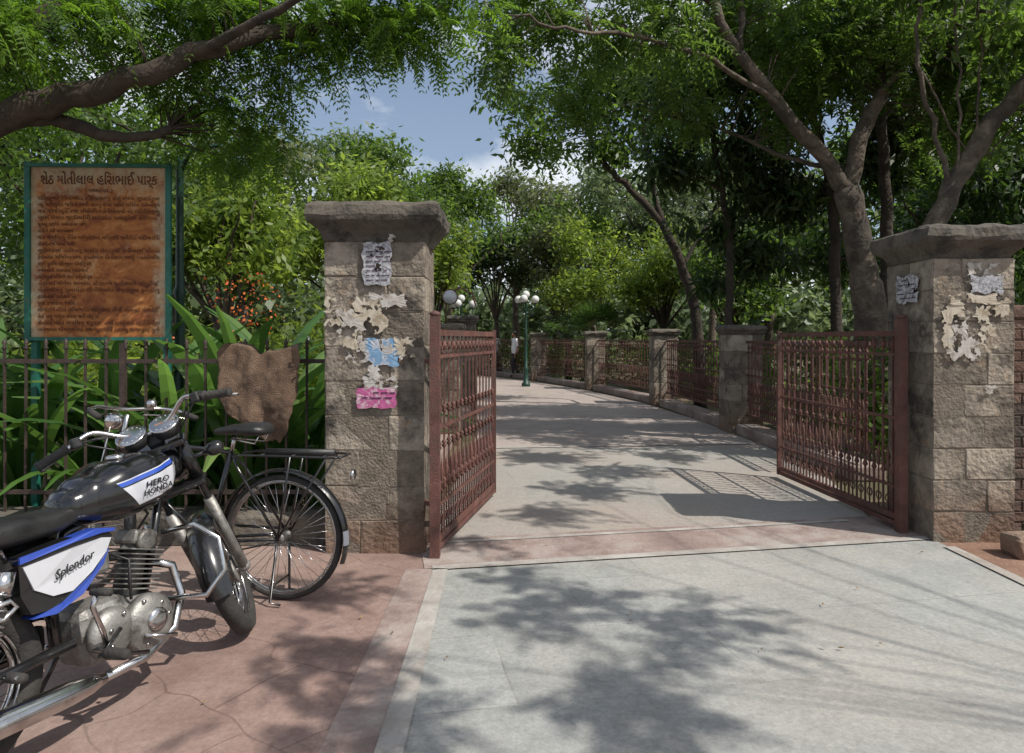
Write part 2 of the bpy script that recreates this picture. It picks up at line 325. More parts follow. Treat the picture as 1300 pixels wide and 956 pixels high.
linem=surf('pale_stone_strip',[(.3,(.27,.25,.225)),(.6,(.40,.38,.35)),(.8,(.49,.47,.44))],scale=5,rough=.85,bump=.3,bscale=50,detail=12,blotch=(2.2,(.27,.235,.205),.47,.62))
redp=paving('red_pavers',[(.2,(.15,.095,.082)),(.5,(.25,.17,.145)),(.85,(.36,.27,.235))],.55,.38,math.radians(32),(.11,.07,.06),.005,bump=.35,nscale=2.6,warp=.42,wscale=2.2,jfade=.8,tv=.06,stain=(.10,.068,.058),dust=(.34,.27,.235))
sheet('ground',[(-400,-60),(400,-60),(400,600),(-400,600)],0,earth)
sheet('red_soil',[(2.9,-8),(9,-8),(9,5.0),(2.9,5.0)],.006,reddirt)
pv=sheet('paved_forecourt',[(-.45,-8),(3.02,-8),(3.02,4.95),(-.45,4.34)],.012,slate)
sheet('left_pavement',[(-7,-8),(-.45,-8),(-.45,4.34),(-.45,5.0),(-7,5.0)],.012,redp)
ca,sa=math.cos(A),math.sin(A)
def gl(u,vv,ox=-.3,oy=4.30): return (ox+u*ca-vv*sa, oy+u*sa+vv*ca)
sheet('threshold_band',[gl(-.25,.0),gl(3.45,.0),gl(3.45,.62),gl(-.25,.62)],.017,pinkb)
sheet('stone_strip',[gl(-.2,-.04),gl(3.4,-.04),gl(3.4,.04),gl(-.2,.04)],.021,linem)
sheet('stone_strip',[gl(-.1,.50),gl(3.1,.50),gl(3.1,.55),gl(-.1,.55)],.021,linem)
sheet('stone_strip',[(-.42,-6),(-.27,-6),(-.40,4.25),(-.49,4.25)],.021,linem)
sheet('stone_strip',[(3.0,-6),(3.09,-6),(3.05,4.7),(2.97,4.7)],.021,linem)
sheet('pink_border',[(-.72,-6),(-.42,-6),(-.49,4.25),(-.66,4.25)],.017,pinkb)
Lp=[(-.6,4.9),(-.55,7),(-.5,9),(-.6,12),(-.9,16),(-1.5,20),(-2.8,24),(-4.6,28),(-7,32),(-12,37)]
Rp=[(3.1,5.4),(3.25,7),(3.4,9),(3.3,12),(2.9,15.5),(2.0,19.3),(.55,23.4),(-1.5,27.2),(-4.3,31),(-9.5,36)]
def between(L_,R_,i0,i1): return L_[i0:i1]+R_[i0:i1][::-1]
sheet('inner_path',[gl(-.3,.62),gl(3.35,.62)]+Rp[1:3]+Lp[1:3][::-1],.012,inner)
sheet('garden_path',between(Lp,Rp,2,10),.012,farp)
sheet('stone_strip',[(-.45,8.9),(3.4,9.3),(3.4,9.40),(-.45,9.00)],.02,linem)

# ------------------------------------------------------------------ pillars
def pillar(name,x0,x1,y0,y1,h,course,caph,over,seed,cols=2):
    random.seed(seed)
    e=empty(name,((x0+x1)/2,(y0+y1)/2,0)); cx,cy=e.location.x,e.location.y; W=x1-x0; D=y1-y0
    b=B(); b.box((0,0,(h-caph)/2),(W-.010,D-.010,h-caph)); b.obj('mortar_core','mortar',e)
    b=B(); n=max(3,round((h-caph)/course)); ch=(h-caph)/n
    for i in range(n):
        sp=.5+(.16 if i%2 else -.12)+(R()-.5)*.08
        for (u0,u1) in [(0,sp),(sp,1)]:
            for (w0,w1) in [(0,.5),(.5,1)]:
                g=.004; b.cur=R()
                dx=(u1-u0)*W-g; dy=(w1-w0)*D-g
                b.bbox((-W/2+(u0+u1)/2*W+(R()-.5)*.006,-D/2+(w0+w1)/2*D+(R()-.5)*.006,ch*(i+.5)),(dx,dy,ch-g),.008,0,None,.009)
    b.obj('stone_blocks','stone',e)
    b=B(); rings=[]
    prof=[(0,.0),(.12,.012),(.28,.035),(.42,over*.75),(.5,over),(.62,over+.008),(.86,over),(.95,over-.02),(1.0,over-.06),(1.03,-.12)]
    K=14
    for t,o in prof:
        ring=[]
        hx,hy=W/2+o,D/2+o
        for s_ in range(4):
            for k in range(K):
                u=-1+2*k/K
                x,y=[(u,-1),(1,u),(-u,1),(-1,-u)][s_]
                X=x*hx; Y=y*hy
                if abs(x)==1 and abs(y)>.9 or abs(y)==1 and abs(x)>.9: X*=.975; Y*=.975
                nn=mnoise.noise(Vector((X*6+seed,Y*6,t*3)))*.022
                j=.008
                ring.append(Vector((X*(1+nn/max(hx,.1))+(R()-.5)*j,Y*(1+nn/max(hy,.1))+(R()-.5)*j,h-caph+t*caph/1.03+(R()-.5)*j+(nn*.8 if t>.5 else 0))))
        rings.append(ring)
    b.loft(rings,0,False); b.obj('cap','capstone',e)
    return e
PL=pillar('stone_gate_pillar',-1.255,-.585,4.57,5.15,2.37,.235,.27,.105,3)
PR=pillar('stone_gate_pillar',2.98,3.56,4.83,5.42,2.26,.235,.24,.09,5)
def poster(parent,face,a0,a1,z0,z1,mat,ragged=.02,off=.012,seed=0,lines=0):
    """irregular paper patch. face ('y',Y) front, ('x',X) side"""
    random.seed(seed); n=64; pts=[]
    for k in range(n):
        t=k/n*4; s_=int(t); u=t-s_
        x,z=[(a0+(a1-a0)*u,z0),(a1,z0+(z1-z0)*u),(a1-(a1-a0)*u,z1),(a0,z1-(z1-z0)*u)][s_]
        x+=(R()-.5)*.9*ragged+math.sin(k*.9+seed)*ragged*.7; z+=(R()-.5)*.9*ragged+math.cos(k*.7+seed)*ragged*.7; pts.append((x,z))
    cxm,czm=(a0+a1)/2,(z0+z1)/2
    P=lambda x,z,o: Vector((x,face[1]-o,z)) if face[0]=='y' else Vector((face[1]-o,x,z))
    b=B(); vs=[P(cxm,czm,off+.002)]+[P(x,z,off+(.003*R())) for x,z in pts]
    b.add(vs,[(0,1+k,1+(k+1)%n) for k in range(n)],0)
    for i in range(lines):
        zz=z1-(z1-z0)*(i+1)/(lines+1); xx=a0+(a1-a0)*.12
        while xx<a1-(a1-a0)*.15:
            l=(.02+.05*R())*(a1-a0)/.2; q=(z1-z0)/(lines+1)*.22
            if R()<.75: b.add([P(xx,zz-q/2,off+.005),P(xx+l,zz-q/2,off+.005),P(xx+l,zz+q/2,off+.005),P(xx,zz+q/2,off+.005)],[(0,1,2,3)],1)
            xx+=l+.012
    o=b.obj('torn_poster',[mat,'ink'],None)
    o.parent=parent; o.matrix_parent_inverse=Matrix.Translation(-Vector(parent.location))
def pf(parent,Y,x0,x1,y0,y1,mat,rg,seed,lines=0):
    p=ref(x0,y1,Y); q=ref(x1,y0,Y); poster(parent,('y',Y),p.x,q.x,p.z,q.z,mat,rg,.009+.0007*(seed%12),seed=seed,lines=lines)
for i,a in enumerate([(461,497,308,362,'papergrey',.010,8),(452,488,376,420,'papercream',.03,0),(430,462,396,420,'paper',.025,0),(470,515,374,388,'paper',.018,0),
    (442,466,430,458,'paper',.025,0),(464,506,430,464,'paperblue',.010,0),(486,512,436,456,'paper',.018,0),(453,503,492,518,'paperpink',.006,3),(462,504,478,493,'paper',.015,0),(415,432,380,412,'papercream',.022,0),(503,525,430,452,'papercream',.018,0),(438,453,395,442,'papercream',.018,0),
    (494,502,290,308,'paper',.008,0),(468,482,464,482,'paper',.012,0)]):
    pf(PL,4.565,*a[:4],a[4],a[5],20+i,a[6])
for i,a in enumerate([(1228,1268,334,349,'paper',.01,0),(1232,1272,350,372,'papergrey',.012,0),(1200,1222,378,400,'papercream',.02,0),(1196,1208,395,440,'papercream',.015,0),(1203,1240,428,456,'paper',.022,0),(1260,1280,376,400,'papercream',.018,0),(1236,1254,390,412,'papercream',.022,0),(1210,1226,402,430,'paper',.018,0),(1243,1262,414,440,'papercream',.018,0),(1250,1264,490,500,'paper',.01,0),(1200,1280,374,386,'papercream',.014,0)]):
    pf(PR,4.825,*a[:4],a[4],a[5],60+i,a[6])
poster(PR,('x',2.975),4.98,5.26,1.72,1.92,'papergrey',.012,seed=90,lines=5)

# ------------------------------------------------------------------ iron gates
def ornate(b,p0,p1,zt,zb,sp,det=True,mi=0,bar_t=.013):
    p0=Vector(p0);p1=Vector(p1); d=(p1-p0); Ln=d.length; d.normalize(); nb=max(2,int(Ln/sp))
    zm=(zt+zb)/2+.05
    for z,hh in((zt,.042),(zt-.16,.022),(zm,.024),(zb+.22,.022),(zb,.042)):
        b.bar(p0+Vector((0,0,z)),p1+Vector((0,0,z)),.016 if hh<.04 else .03,hh,mi)
    sg=6
    for i in range(nb+1):
        q=p0+d*(Ln*(i+.5)/(nb+1))
        b.bar(q+Vector((0,0,zb)),q+Vector((0,0,zt)),bar_t,bar_t,mi)
        b.lathe(q+Vector((0,0,zt-.085-.03)),(0,0,1),[(0,.007),(.015,.017),(.03,.021),(.045,.017),(.06,.007)],sg,mi)
        for z in (zm-.12,zm+.12):
            b.lathe(q+Vector((0,0,z-.03)),(0,0,1),[(0,.008),(.012,.020),(.028,.010),(.04,.020),(.06,.007)],sg,mi)
        b.lathe(q+Vector((0,0,zb+.30)),(0,0,1),[(0,.008),(.02,.021),(.05,.010),(.065,.017),(.09,.007)],sg,mi)
        if det and i<nb:
            q2=q+d*(Ln/(nb+1)/2)
            b.lathe(q2+Vector((0,0,zb)),(0,0,1),[(0,.006),(.34,.006),(.36,.015),(.39,.008),(.43,.018),(.52,.002)],sg,mi)
            b.ring(q2+Vector((0,0,zb+.11)),d.cross(Vector((0,0,1))),.032,.006,10,4,mi)
            b.ring(q2+Vector((0,0,zt-.085)),d.cross(Vector((0,0,1))),.028,.005,10,4,mi)
def gate(name,hx,hy,fx,fy):
    e=empty(name,(hx,hy,0)); b=B(); d=Vector((fx-hx,fy-hy,0)); 
    b.bar((0,0,0.01),(0,0,1.60),.065,.065); b.lathe((0,0,1.60),(0,0,1),[(0,.03),(.01,.04),(.025,.03),(.035,.005)],10)
    b.bar(d+Vector((0,0,.05)),d+Vector((0,0,1.53)),.04,.04)
    ornate(b,(d*.02),(d*.985),1.49,.12,.122)
    b.bar(d*.02+Vector((0,0,.07)),d+Vector((0,0,.07)),.035,.03)
    for z in(.35,1.3): b.bar((.0,0.04,z),(.10 if hx>0 else -.085,.12,z),.03,.03)
    b.obj('iron_leaf','rust',e); return e
gate('iron_gate',-.505,4.48,-.165,6.22)
gate('iron_gate',2.885,5.06,2.76,7.05)

# ------------------------------------------------------------------ garden fence
fp=[(3.62,6.9),(3.55,10.6),(3.30,14.9),(2.36,19.4),(.92,23.8),(-1.2,28.0),(-4.2,31.8),(-9,36.6)]
for i,(x,y) in enumerate(fp[1:]):
    pillar('fence_pillar',x-.26,x+.26,y-.26,y+.26,1.66,.24,.15,.05,30+i)
lp=[(-1.0,5.4),(-.95,9.5),(-.95,13.4),(-1.75,19),(-3.2,24),(-5.4,28.4),(-9,33)]
for i,(x,y) in enumerate(lp[1:]):
    pillar('fence_pillar',x-.24,x+.24,y-.24,y+.24,1.9 if i==1 else 1.66,.24,.15,.05,50+i)
def run(pts):
    for i in range(len(pts)-1):
        a=Vector((*pts[i],0)); c=Vector((*pts[i+1],0)); d=(c-a).normalized()
        a2=a+d*(.27 if i else .0); c2=c-d*.27
        e=empty('iron_fence',a2); b=B()
        ornate(b,(0,0,0),c2-a2,1.40,.30,.14 if i<2 else .17,det=(i<4),bar_t=.016)
        b.obj('railing','rust',e)
        b=B(); b.bbox(((c2-a2)/2+Vector((0,0,.08))),((c2-a2).length,.34,.16),.02,0,Matrix.Rotation(math.atan2(d.y,d.x),4,'Z')); b.obj('kerb',pinkb,e)
run(fp); run(lp)

# ------------------------------------------------------------------ brick wall right
random.seed(11)
e=empty('brick_wall',(3.57,5.1,0)); b=B()
b.box((2.2,.15,.80),(4.38,.29,1.6)); b.obj('core','mortar',e); b=B()
for i in range(20):
    x=0.005+(.12 if i%2 else 0)
    while x<4.3:
        b.cur=R(); b.bbox((x+.11,.15,.04+i*.08),(.226+.006*R(),.31+R()*.014,.072),.008,0,None,.008); x+=.238
b.bbox((2.2,.15,1.65),(4.42,.36,.1),.015); b.obj('bricks','brickwall',e)
e=empty('low_stone_edging',(3.2,4.5,0)); b=B()
for i in range(16):
    b.cur=R(); b.bbox((.22+i*.27+(R()-.5)*.05,.0+(R()-.5)*.08,.06+.02*R()),(.25,.2,.13+.04*R()),.03,0,Matrix.Rotation((R()-.5)*.3,4,'Z'),.02)
    if i%2: b.bbox((.22+i*.27,.12,.18),(.22,.18,.11),.03,0,Matrix.Rotation((R()-.5)*.4,4,'Z'),.02)
b.obj('stones','stone',e)

# ------------------------------------------------------------------ left dark fence + plinth
e=empty('iron_railing',(-1.27,4.86,0)); b=B()
for z in(1.29,.36): b.bar((0,0,z),(-5.5,0,z),.02,.03)
x=-.05
while x>-5.5:
    jx=(R()-.5)*.014
    b.bar((x,0,.22),(x+jx,0,1.38),.014,.014)
    b.lathe((x+jx,0,1.37),(0,0,1),[(0,.008),(.012,.018),(.03,.008),(.05,.016),(.085,.001)],6)
    x-=.143
for x in(-1.5,-3.4,-5.2): b.bar((x,0,0),(x,0,1.42),.035,.035)
b.obj('bars','iron',e)
b=B(); b.bbox((-2.75,.02,.11),(5.5,.3,.22),.02); b.obj('plinth','capstone',e)

# burlap sack hung over the railing
e=empty('burlap_sack',(-1.76,4.80,0)); b=B(); nx,nz=44,52; vs=[];fs=[]
EL_=[(0,-.285),(.2,-.275),(.5,-.262),(.7,-.25),(.86,-.20),(1,-.04)]; ER_=[(0,.275),(.15,.295),(.35,.29),(.6,.27),(.8,.225),(.92,.21),(1,.16)]
def pl(K,t):
    for (a,va_),(c,vc) in zip(K,K[1:]):
        if t<=c: return va_+(vc-va_)*(t-a)/(c-a)
    return K[-1][1]
for j in range(nz+1):
    for i in range(nx+1):
        u=i/nx; t=j/nz
        ztop=1.40+.028*math.sin(u*6.5+.6)-.05*max(0,.10-u)*10-.035*math.exp(-((u-.5)/.07)**2)+.012*mnoise.noise(Vector((u*9,0,3)))
        zb=.74+.16*max(0,.45-u)**1.2*2.0+.03*mnoise.noise(Vector((u*7,1,7)))
        z=ztop+(zb-ztop)*t
        x=pl(EL_,t)+(pl(ER_,t)-pl(EL_,t))*u+.012*mnoise.noise(Vector((u*3,t*9,1)))
        fold=mnoise.noise(Vector((x*6+z*1.5,z*2.2,.3)))*.055+mnoise.noise(Vector((x*15-z*4,z*6,2.3)))*.022+mnoise.noise(Vector((x*34,z*24,5)))*.006
        y=-.075-.035*math.sin(t*3.1)+fold*min(1,t*5+.25)
        if j==0: y=.03
        vs.append((x,min(y,-.014) if j else y,z))
for j in range(nz):
    for i in range(nx): a=j*(nx+1)+i; fs.append((a,a+1,a+nx+2,a+nx+1))
b.add(vs,fs,0,True); o=b.obj('cloth','sack',e); md=o.modifiers.new('s','SOLIDIFY'); md.thickness=.006

# ------------------------------------------------------------------ sign board
def signmat():
    m,nt=newmat('rusted_sign_face'); L=nt.links
    out=N(nt,'ShaderNodeOutputMaterial'); p=N(nt,'ShaderNodeBsdfPrincipled'); tc=N(nt,'ShaderNodeTexCoord')
    mp=N(nt,'ShaderNodeMapping'); mp.inputs['Scale'].default_value=(1,1,2.1); L.new(tc.outputs['Object'],mp.inputs['Vector'])
    n1=N(nt,'ShaderNodeTexNoise'); n1.inputs['Scale'].default_value=3.0; n1.inputs['Detail'].default_value=13; n1.inputs['Roughness'].default_value=.8; n1.inputs['Distortion'].default_value=.5
    L.new(mp.outputs[0],n1.inputs['Vector'])
    r=ramp(nt,[(.32,(.10,.03,.012)),(.43,(.25,.075,.02)),(.52,(.40,.145,.035)),(.60,(.50,.24,.085)),(.7,(.50,.36,.20))]); L.new(n1.outputs['Fac'],r.inputs['Fac'])
    sx=N(nt,'ShaderNodeSeparateXYZ'); L.new(tc.outputs['Object'],sx.inputs[0])
    ab=N(nt,'ShaderNodeMath',operation='ABSOLUTE'); L.new(sx.outputs[0],ab.inputs[0])
    m1=N(nt,'ShaderNodeMapRange'); m1.inputs['From Min'].default_value=.38; m1.inputs['From Max'].default_value=.50; L.new(ab.outputs[0],m1.inputs['Value'])
    m2=N(nt,'ShaderNodeMapRange'); m2.inputs['From Min'].default_value=.34; m2.inputs['From Max'].default_value=.60; L.new(sx.outputs[2],m2.inputs['Value'])
    mx_=N(nt,'ShaderNodeMath',operation='MAXIMUM'); L.new(m1.outputs[0],mx_.inputs[0]); L.new(m2.outputs[0],mx_.inputs[1])
    n2=N(nt,'ShaderNodeTexNoise'); n2.inputs['Scale'].default_value=8; n2.inputs['Detail'].default_value=12; n2.inputs['Roughness'].default_value=.82; L.new(tc.outputs['Object'],n2.inputs['Vector'])
    ad=N(nt,'ShaderNodeMath',operation='MULTIPLY_ADD'); ad.inputs[1].default_value=.24; L.new(mx_.outputs[0],ad.inputs[0]); L.new(n2.outputs['Fac'],ad.inputs[2])
    m3=N(nt,'ShaderNodeMapRange'); m3.inputs['From Min'].default_value=.56; m3.inputs['From Max'].default_value=.76; m3.inputs['To Max'].default_value=.85; L.new(ad.outputs[0],m3.inputs['Value'])
    mi=N(nt,'ShaderNodeMixRGB'); mi.inputs['Color2'].default_value=(.47,.41,.28,1); L.new(m3.outputs[0],mi.inputs['Fac']); L.new(r.outputs[0],mi.inputs['Color1'])
    L.new(mi.outputs[0],p.inputs['Base Color']); p.inputs['Roughness'].default_value=.7; L.new(p.outputs[0],out.inputs[0]); return m
e=empty('notice_board',(-3.18,5.25,2.115)); e.rotation_euler=(0,0,math.radians(2))
b=B(); b.box((0,.012,0),(1.02,.01,1.31)); b.obj('face',signmat(),e)
b=B()
for z in(-.665,.665): b.bar((-.545,0,z),(.545,0,z),.04,.026)
for x in(-.53,.53): b.bar((x,0,-.69),(x,0,.69),.028,.04)
for x in(-.50,.50): b.bar((x,.045,-2.11),(x,.045,.64),.045,.045)
b.obj('frame_and_posts','green',e)
tm=surf('sign_letters',[(.35,(.30,.13,.05)),(.47,(.11,.035,.015)),(.7,(.07,.02,.012))],scale=14,rough=.8,detail=8)
def text(s,size,loc,parent,mat,rot=(math.pi/2,0,0),name='lettering',ext=.0008,sx=1,shear=0,align='CENTER',sy=1):
    c=bpy.data.curves.new(name,'FONT'); c.body=s; c.size=size; c.align_x=align; c.align_y='CENTER'; c.extrude=ext; c.shear=shear; c.resolution_u=2
    c.materials.append(mat); o=bpy.data.objects.new(name,c); COL.objects.link(o); o.parent=parent; o.location=loc; o.rotation_euler=rot; o.scale=(sx,sy,1); return o
t=text('શેઠ મોતીલાલ હિરાભાઈ પાર્ક',.11,(0,.003,.555),e,tm,name='title'); t.data.offset=.001
bpy.context.view_layer.update()
if t.dimensions.x>0: t.scale=(.88/t.dimensions.x,1,1)
text('( અમદાવાદ )',.045,(0,.003,.475),e,tm,name='subtitle')
random.seed(9); letters='કખગઘચછજટડણતથદનપબભમયરલવશસહ'; mt=['','ા','િ','ી','ે','ો','ુ']
z=.415
while z>-.62:
    s=''
    while len(s)<46:
        s+=''.join(random.choice(letters)+random.choice(mt) for _ in range(random.randint(2,5)))+' '
    if R()<.3: s=s[:int(18+R()*20)]
    o=text(s,.042,(-.46,.003,z),e,tm,name='notice_text',align='LEFT'); bpy.context.view_layer.update()
    if len(s)>=46 and o.dimensions.x>0: o.scale=(.92/o.dimensions.x,1,1)
    else: o.scale=(.8,1,1)
    z-=.0505

# ------------------------------------------------------------------ lamps
def lamp(loc,h,kind='globes',name='street_lamp',gr=.12):
    e=empty(name,loc); b=B()
    b.lathe((0,0,0),(0,0,1),[(0,.13),(.1,.13),(.14,.08),(.5,.07),(.55,.09),(.6,.05),(h*.6,.038),(h*.62,.055),(h*.64,.035),(h,.03),(h+.03,.05),(h+.06,.01)],12)
    if kind=='globes':
        for k in range(3):
            a=k*2.094+.3; c,s_=math.cos(a)*.3,math.sin(a)*.3
            b.tube([(0,0,h-.25),(c*.5,s_*.5,h-.28),(c*.95,s_*.95,h-.2),(c,s_,h-.08)],.014,6)
            b.lathe((c,s_,h-.1),(0,0,1),[(0,.02),(.03,.06),(.05,.05)],10)
            b.ball((c,s_,h+.04),gr,1,16)
        b.ball((0,0,h+.18),gr,1,16)
    b.obj('post',['lampgreen','glass'],e); return e
lamp((.42,20.6,0),2.6); lamp((-1.3,17.5,0),2.3,gr=.10)
e=lamp((-2.92,6.0,0),3.0,'none')
b=B(); b.tube([(0,0,2.9),(.1,0,3.1),(.35,0,3.15),(.5,0,3.05)],.02,8); b.lathe((.5,0,3.05),(0,0,-1),[(0,.03),(.05,.09),(.12,.13),(.2,.02)],12); b.obj('lamp_arm','lampgreen',e)
e=empty('round_sign',(-.92,9.5,0)); b=B()
b.tube([(0,.0,1.6),(.0,.0,1.98),(.06,0,2.1),(.2,0,2.16),(.36,0,2.08),(.42,0,1.9)],.014,6)
b.ring((.06,-.02,2.03),(0,1,0),.10,.012,24,6); b.lathe((.06,-.02,2.03),(0,-1,0),[(0,.095),(.012,.095)],24,1); b.obj('disc_and_bracket',['rust','white'],e)

# ------------------------------------------------------------------ foliage
def unit(a): return a/np.maximum(np.linalg.norm(a,axis=-1,keepdims=True),1e-9)
def quads(name,V,var,mat,parent=None):
    V=np.asarray(V,dtype=np.float32); n=V.shape[0]
    me=bpy.data.meshes.new(name); me.vertices.add(n*4); me.loops.add(n*4); me.polygons.add(n)
    me.vertices.foreach_set('co',V.reshape(-1)); me.loops.foreach_set('vertex_index',np.arange(n*4,dtype=np.int32))
    me.polygons.foreach_set('loop_start',np.arange(0,n*4,4,dtype=np.int32)); me.polygons.foreach_set('loop_total',np.full(n,4,dtype=np.int32))
    me.update(calc_edges=True)
    at=me.attributes.new('v','FLOAT','POINT'); at.data.foreach_set('value',np.repeat(np.clip(var,0,1),4).astype(np.float32))
    me.materials.append(M[mat]); o=bpy.data.objects.new(name,me); COL.objects.link(o)
    if parent: o.parent=parent
    return o
def pnoise(p,f,ph):
    return (np.sin(p[:,0]*f+ph)+np.sin(p[:,1]*f*1.13+ph*2+p[:,2]*f*.4)+np.sin(p[:,2]*f*1.31+ph*3+p[:,0]*f*.5)+np.sin((p[:,0]+p[:,1])*f*2.1+ph))/4
def clumps(lobes,n,rng,thr=-.25,f=2.2,shell=.45):
    Lb=np.array(lobes,dtype=float); wgt=(Lb[:,3]*Lb[:,4]*Lb[:,5])**.67; wgt/=wgt.sum()
    idx=rng.choice(len(Lb),n*2,p=wgt); d=unit(rng.normal(size=(n*2,3))); rad=rng.random(n*2)**shell
    P=Lb[idx,:3]+d*rad[:,None]*Lb[idx,3:6]
    k=pnoise(P,f,rng.random()*6)>thr
    return P[k][:n],d[k][:n]
def leaves(P,D,per,size,spread,rng,asp=.42,droop=.25,flat_=.7):
    n=len(P); c=np.repeat(P,per,0)+rng.normal(size=(n*per,3))*spread*np.array([1,1,.7]); out=np.repeat(D,per,0)
    nrm=unit(rng.normal(size=(n*per,3))*.7+np.array([0,0,flat_])+out*.3)
    a=unit(np.cross(nrm,rng.normal(size=(n*per,3)))+np.array([0,0,-droop])); s_=unit(np.cross(nrm,a))
    Ls=(size*(.6+.8*rng.random(n*per)))[:,None]; W=Ls*asp*.5
    V=np.stack([c,c+a*Ls*.45+s_*W-nrm*Ls*.04,c+a*Ls,c+a*Ls*.45-s_*W-nrm*Ls*.04],1)
    var=np.repeat(rng.normal(.45,.26,n),per)+rng.normal(0,.12,n*per)
    return V,var
def pinnate(P,D,L_,pairs,l,wd,rng,droop=.35):
    n=len(P); d=unit(D); up=np.array([0,0,1.])
    s_=unit(np.cross(d,up)+rng.normal(size=(n,3))*.25); nn=unit(np.cross(s_,d))
    Ls=L_*(.7+.6*rng.random(n)); Vs=[];va=[]
    base=rng.normal(.5,.2,n)
    for k in range(pairs):
        t=(k+1.2)/(pairs+.5); p=P+d*(Ls*t)[:,None]; p[:,2]-=droop*Ls*t*t
        dd=d.copy(); dd[:,2]-=droop*2*t; dd=unit(dd)
        env=math.sin(math.pi*(.18+.74*t))**.6
        for sg in(-1,1):
            ld=unit(s_*sg*.9+dd*.55+rng.normal(size=(n,3))*.12-up*.15); w_=unit(np.cross(ld,nn))
            ll=(l*env*(.85+.3*rng.random(n)))[:,None]; W=wd*.5
            Vs.append(np.stack([p,p+ld*ll*.4+w_*W,p+ld*ll-nn*ll*.15,p+ld*ll*.4-w_*W],1)); va.append(base+rng.normal(0,.1,n))
    e_=P+d*Ls[:,None]*.98; e_[:,2]-=droop*Ls; m_=P+d*Ls[:,None]*.5; m_[:,2]-=droop*Ls*.25
    Vs.append(np.stack([P,m_+s_*.0025,e_,m_-s_*.0025],1)); va.append(base)
    return np.concatenate(Vs),np.concatenate(va)
def wood(b,P,r0,r1,seg=8,jit=.04,mi=0,sub=5):
    P=[Vector(p) for p in P]; pts=[]
    for i in range(len(P)-1):
        p0=P[max(i-1,0)];p1=P[i];p2=P[i+1];p3=P[min(i+2,len(P)-1)]
        for k in range(sub):
            t=k/sub; pts.append(.5*((2*p1)+(-p0+p2)*t+(2*p0-5*p1+4*p2-p3)*t*t+(-p0+3*p1-3*p2+p3)*t**3)+Vector((R()-.5,R()-.5,R()-.5))*jit)
    pts.append(P[-1]); n=len(pts)
    rr=[(r0+(r1-r0)*(i/(n-1))**.8)*(1+.16*(R()-.5)) for i in range(n)]
    b.tube(pts,rr,seg,mi); return pts
def twigs(b,C,anchors,rng,n,r=.012,sag=.15):
    A_=np.array([tuple(a) for a in anchors])
    for c in C[rng.choice(len(C),min(n,len(C)),replace=False)]:
        dd=np.linalg.norm(A_-c,axis=1); a=A_[np.argmin(dd+rng.random(len(dd))*.25*dd.min())]
        D_=np.linalg.norm(a-c); m=(a+c)/2+rng.normal(size=3)*.08*D_+np.array([0,0,.12*D_])
        b.tube([a,m,c],[r*1.6+.004*D_,r*1.1,r*.4],4)

def tree(name,x,y,h,cr,mat,nc=260,per=34,size=.2,seed=1,th=None,tr=.14,nl=9,bark='bark',spread=.32,cz=None,squash=.75,asp=.42,thr=-.3):
    rng=np.random.default_rng(seed); random.seed(seed); e=empty(name,(0,0,0)); th=th or h*.35
    cz=cz or (h-cr*squash*.9)
    lobes=[]
    for i in range(nl):
        a=i*2.4+rng.random(); q=.25+.85*rng.random()
        rr=cr*(.26+.30*rng.random()); lobes.append((x+math.cos(a)*cr*.78*q,y+math.sin(a)*cr*.78*q,cz+(rng.random()*1.8-1.0)*cr*squash*.9,rr,rr,rr*.72))
    lobes.append((x+(R()-.5)*cr*.5,y,h-cr*.3,cr*.3,cr*.3,cr*.36))
    b=B(); lean=(rng.random()-.5)*.8
    tp=Vector((x+lean*.4,y,th)); wood(b,[(x-lean*.3,y,-.05),(x,y+.05,th*.5),tp],tr*1.15,tr*.8,8)
    anchors=[Vector(tp)]
    for lb in lobes:
        c=Vector(lb[:3]); m=tp.lerp(c,.5)+Vector(((R()-.5)*.3,(R()-.5)*.3,.1*cr)); anchors+=wood(b,[tp,m,c],tr*.5,tr*.12,6,.04)[2:]
    C,D=clumps(lobes,nc,rng,thr,3.0/cr)
    twigs(b,C,anchors,rng,nc//6,.012)
    b.obj('trunk_and_limbs',bark,e)
    V,va=leaves(C,D,per,size,spread,rng,asp)
    quads('crown',V,va,mat,e); return e

# -- neem tree top left (close)
rng=np.random.default_rng(5); random.seed(5)
e=empty('neem_tree'); b=B(); an=[]
an+=wood(b,[(-4.9,4.6,-.05),(-4.75,4.6,1.2),(-4.35,4.55,2.1),(-3.75,4.5,2.62)],.24,.17,12,.03)[12:]
base=Vector((-3.75,4.5,2.62))
an+=wood(b,[base,(-3.3,4.5,2.95),(-2.7,4.55,3.12),(-2.0,4.6,3.42),(-1.3,5,3.75),(-.5,5.3,4.0)],.13,.025,10,.05)
an+=wood(b,[(-3.62,4.5,2.72),(-3.2,4.6,2.93),(-2.75,4.7,2.84),(-2.4,4.8,2.93)],.07,.03,8,.04)
an+=wood(b,[base,(-3.7,4.6,3.1),(-3.3,4.7,3.6),(-2.6,4.9,4.1),(-1.6,5.2,4.5)],.15,.04,10,.05)
an+=wood(b,[(-2.2,4.6,3.32),(-1.6,4.4,3.5),(-1.0,4.3,3.75),(-.3,4.3,3.9)],.04,.012,7,.04)
an+=wood(b,[(-3.3,4.7,3.6),(-3.4,4.2,3.7),(-3.0,3.7,3.6)],.06,.02,7,.04)
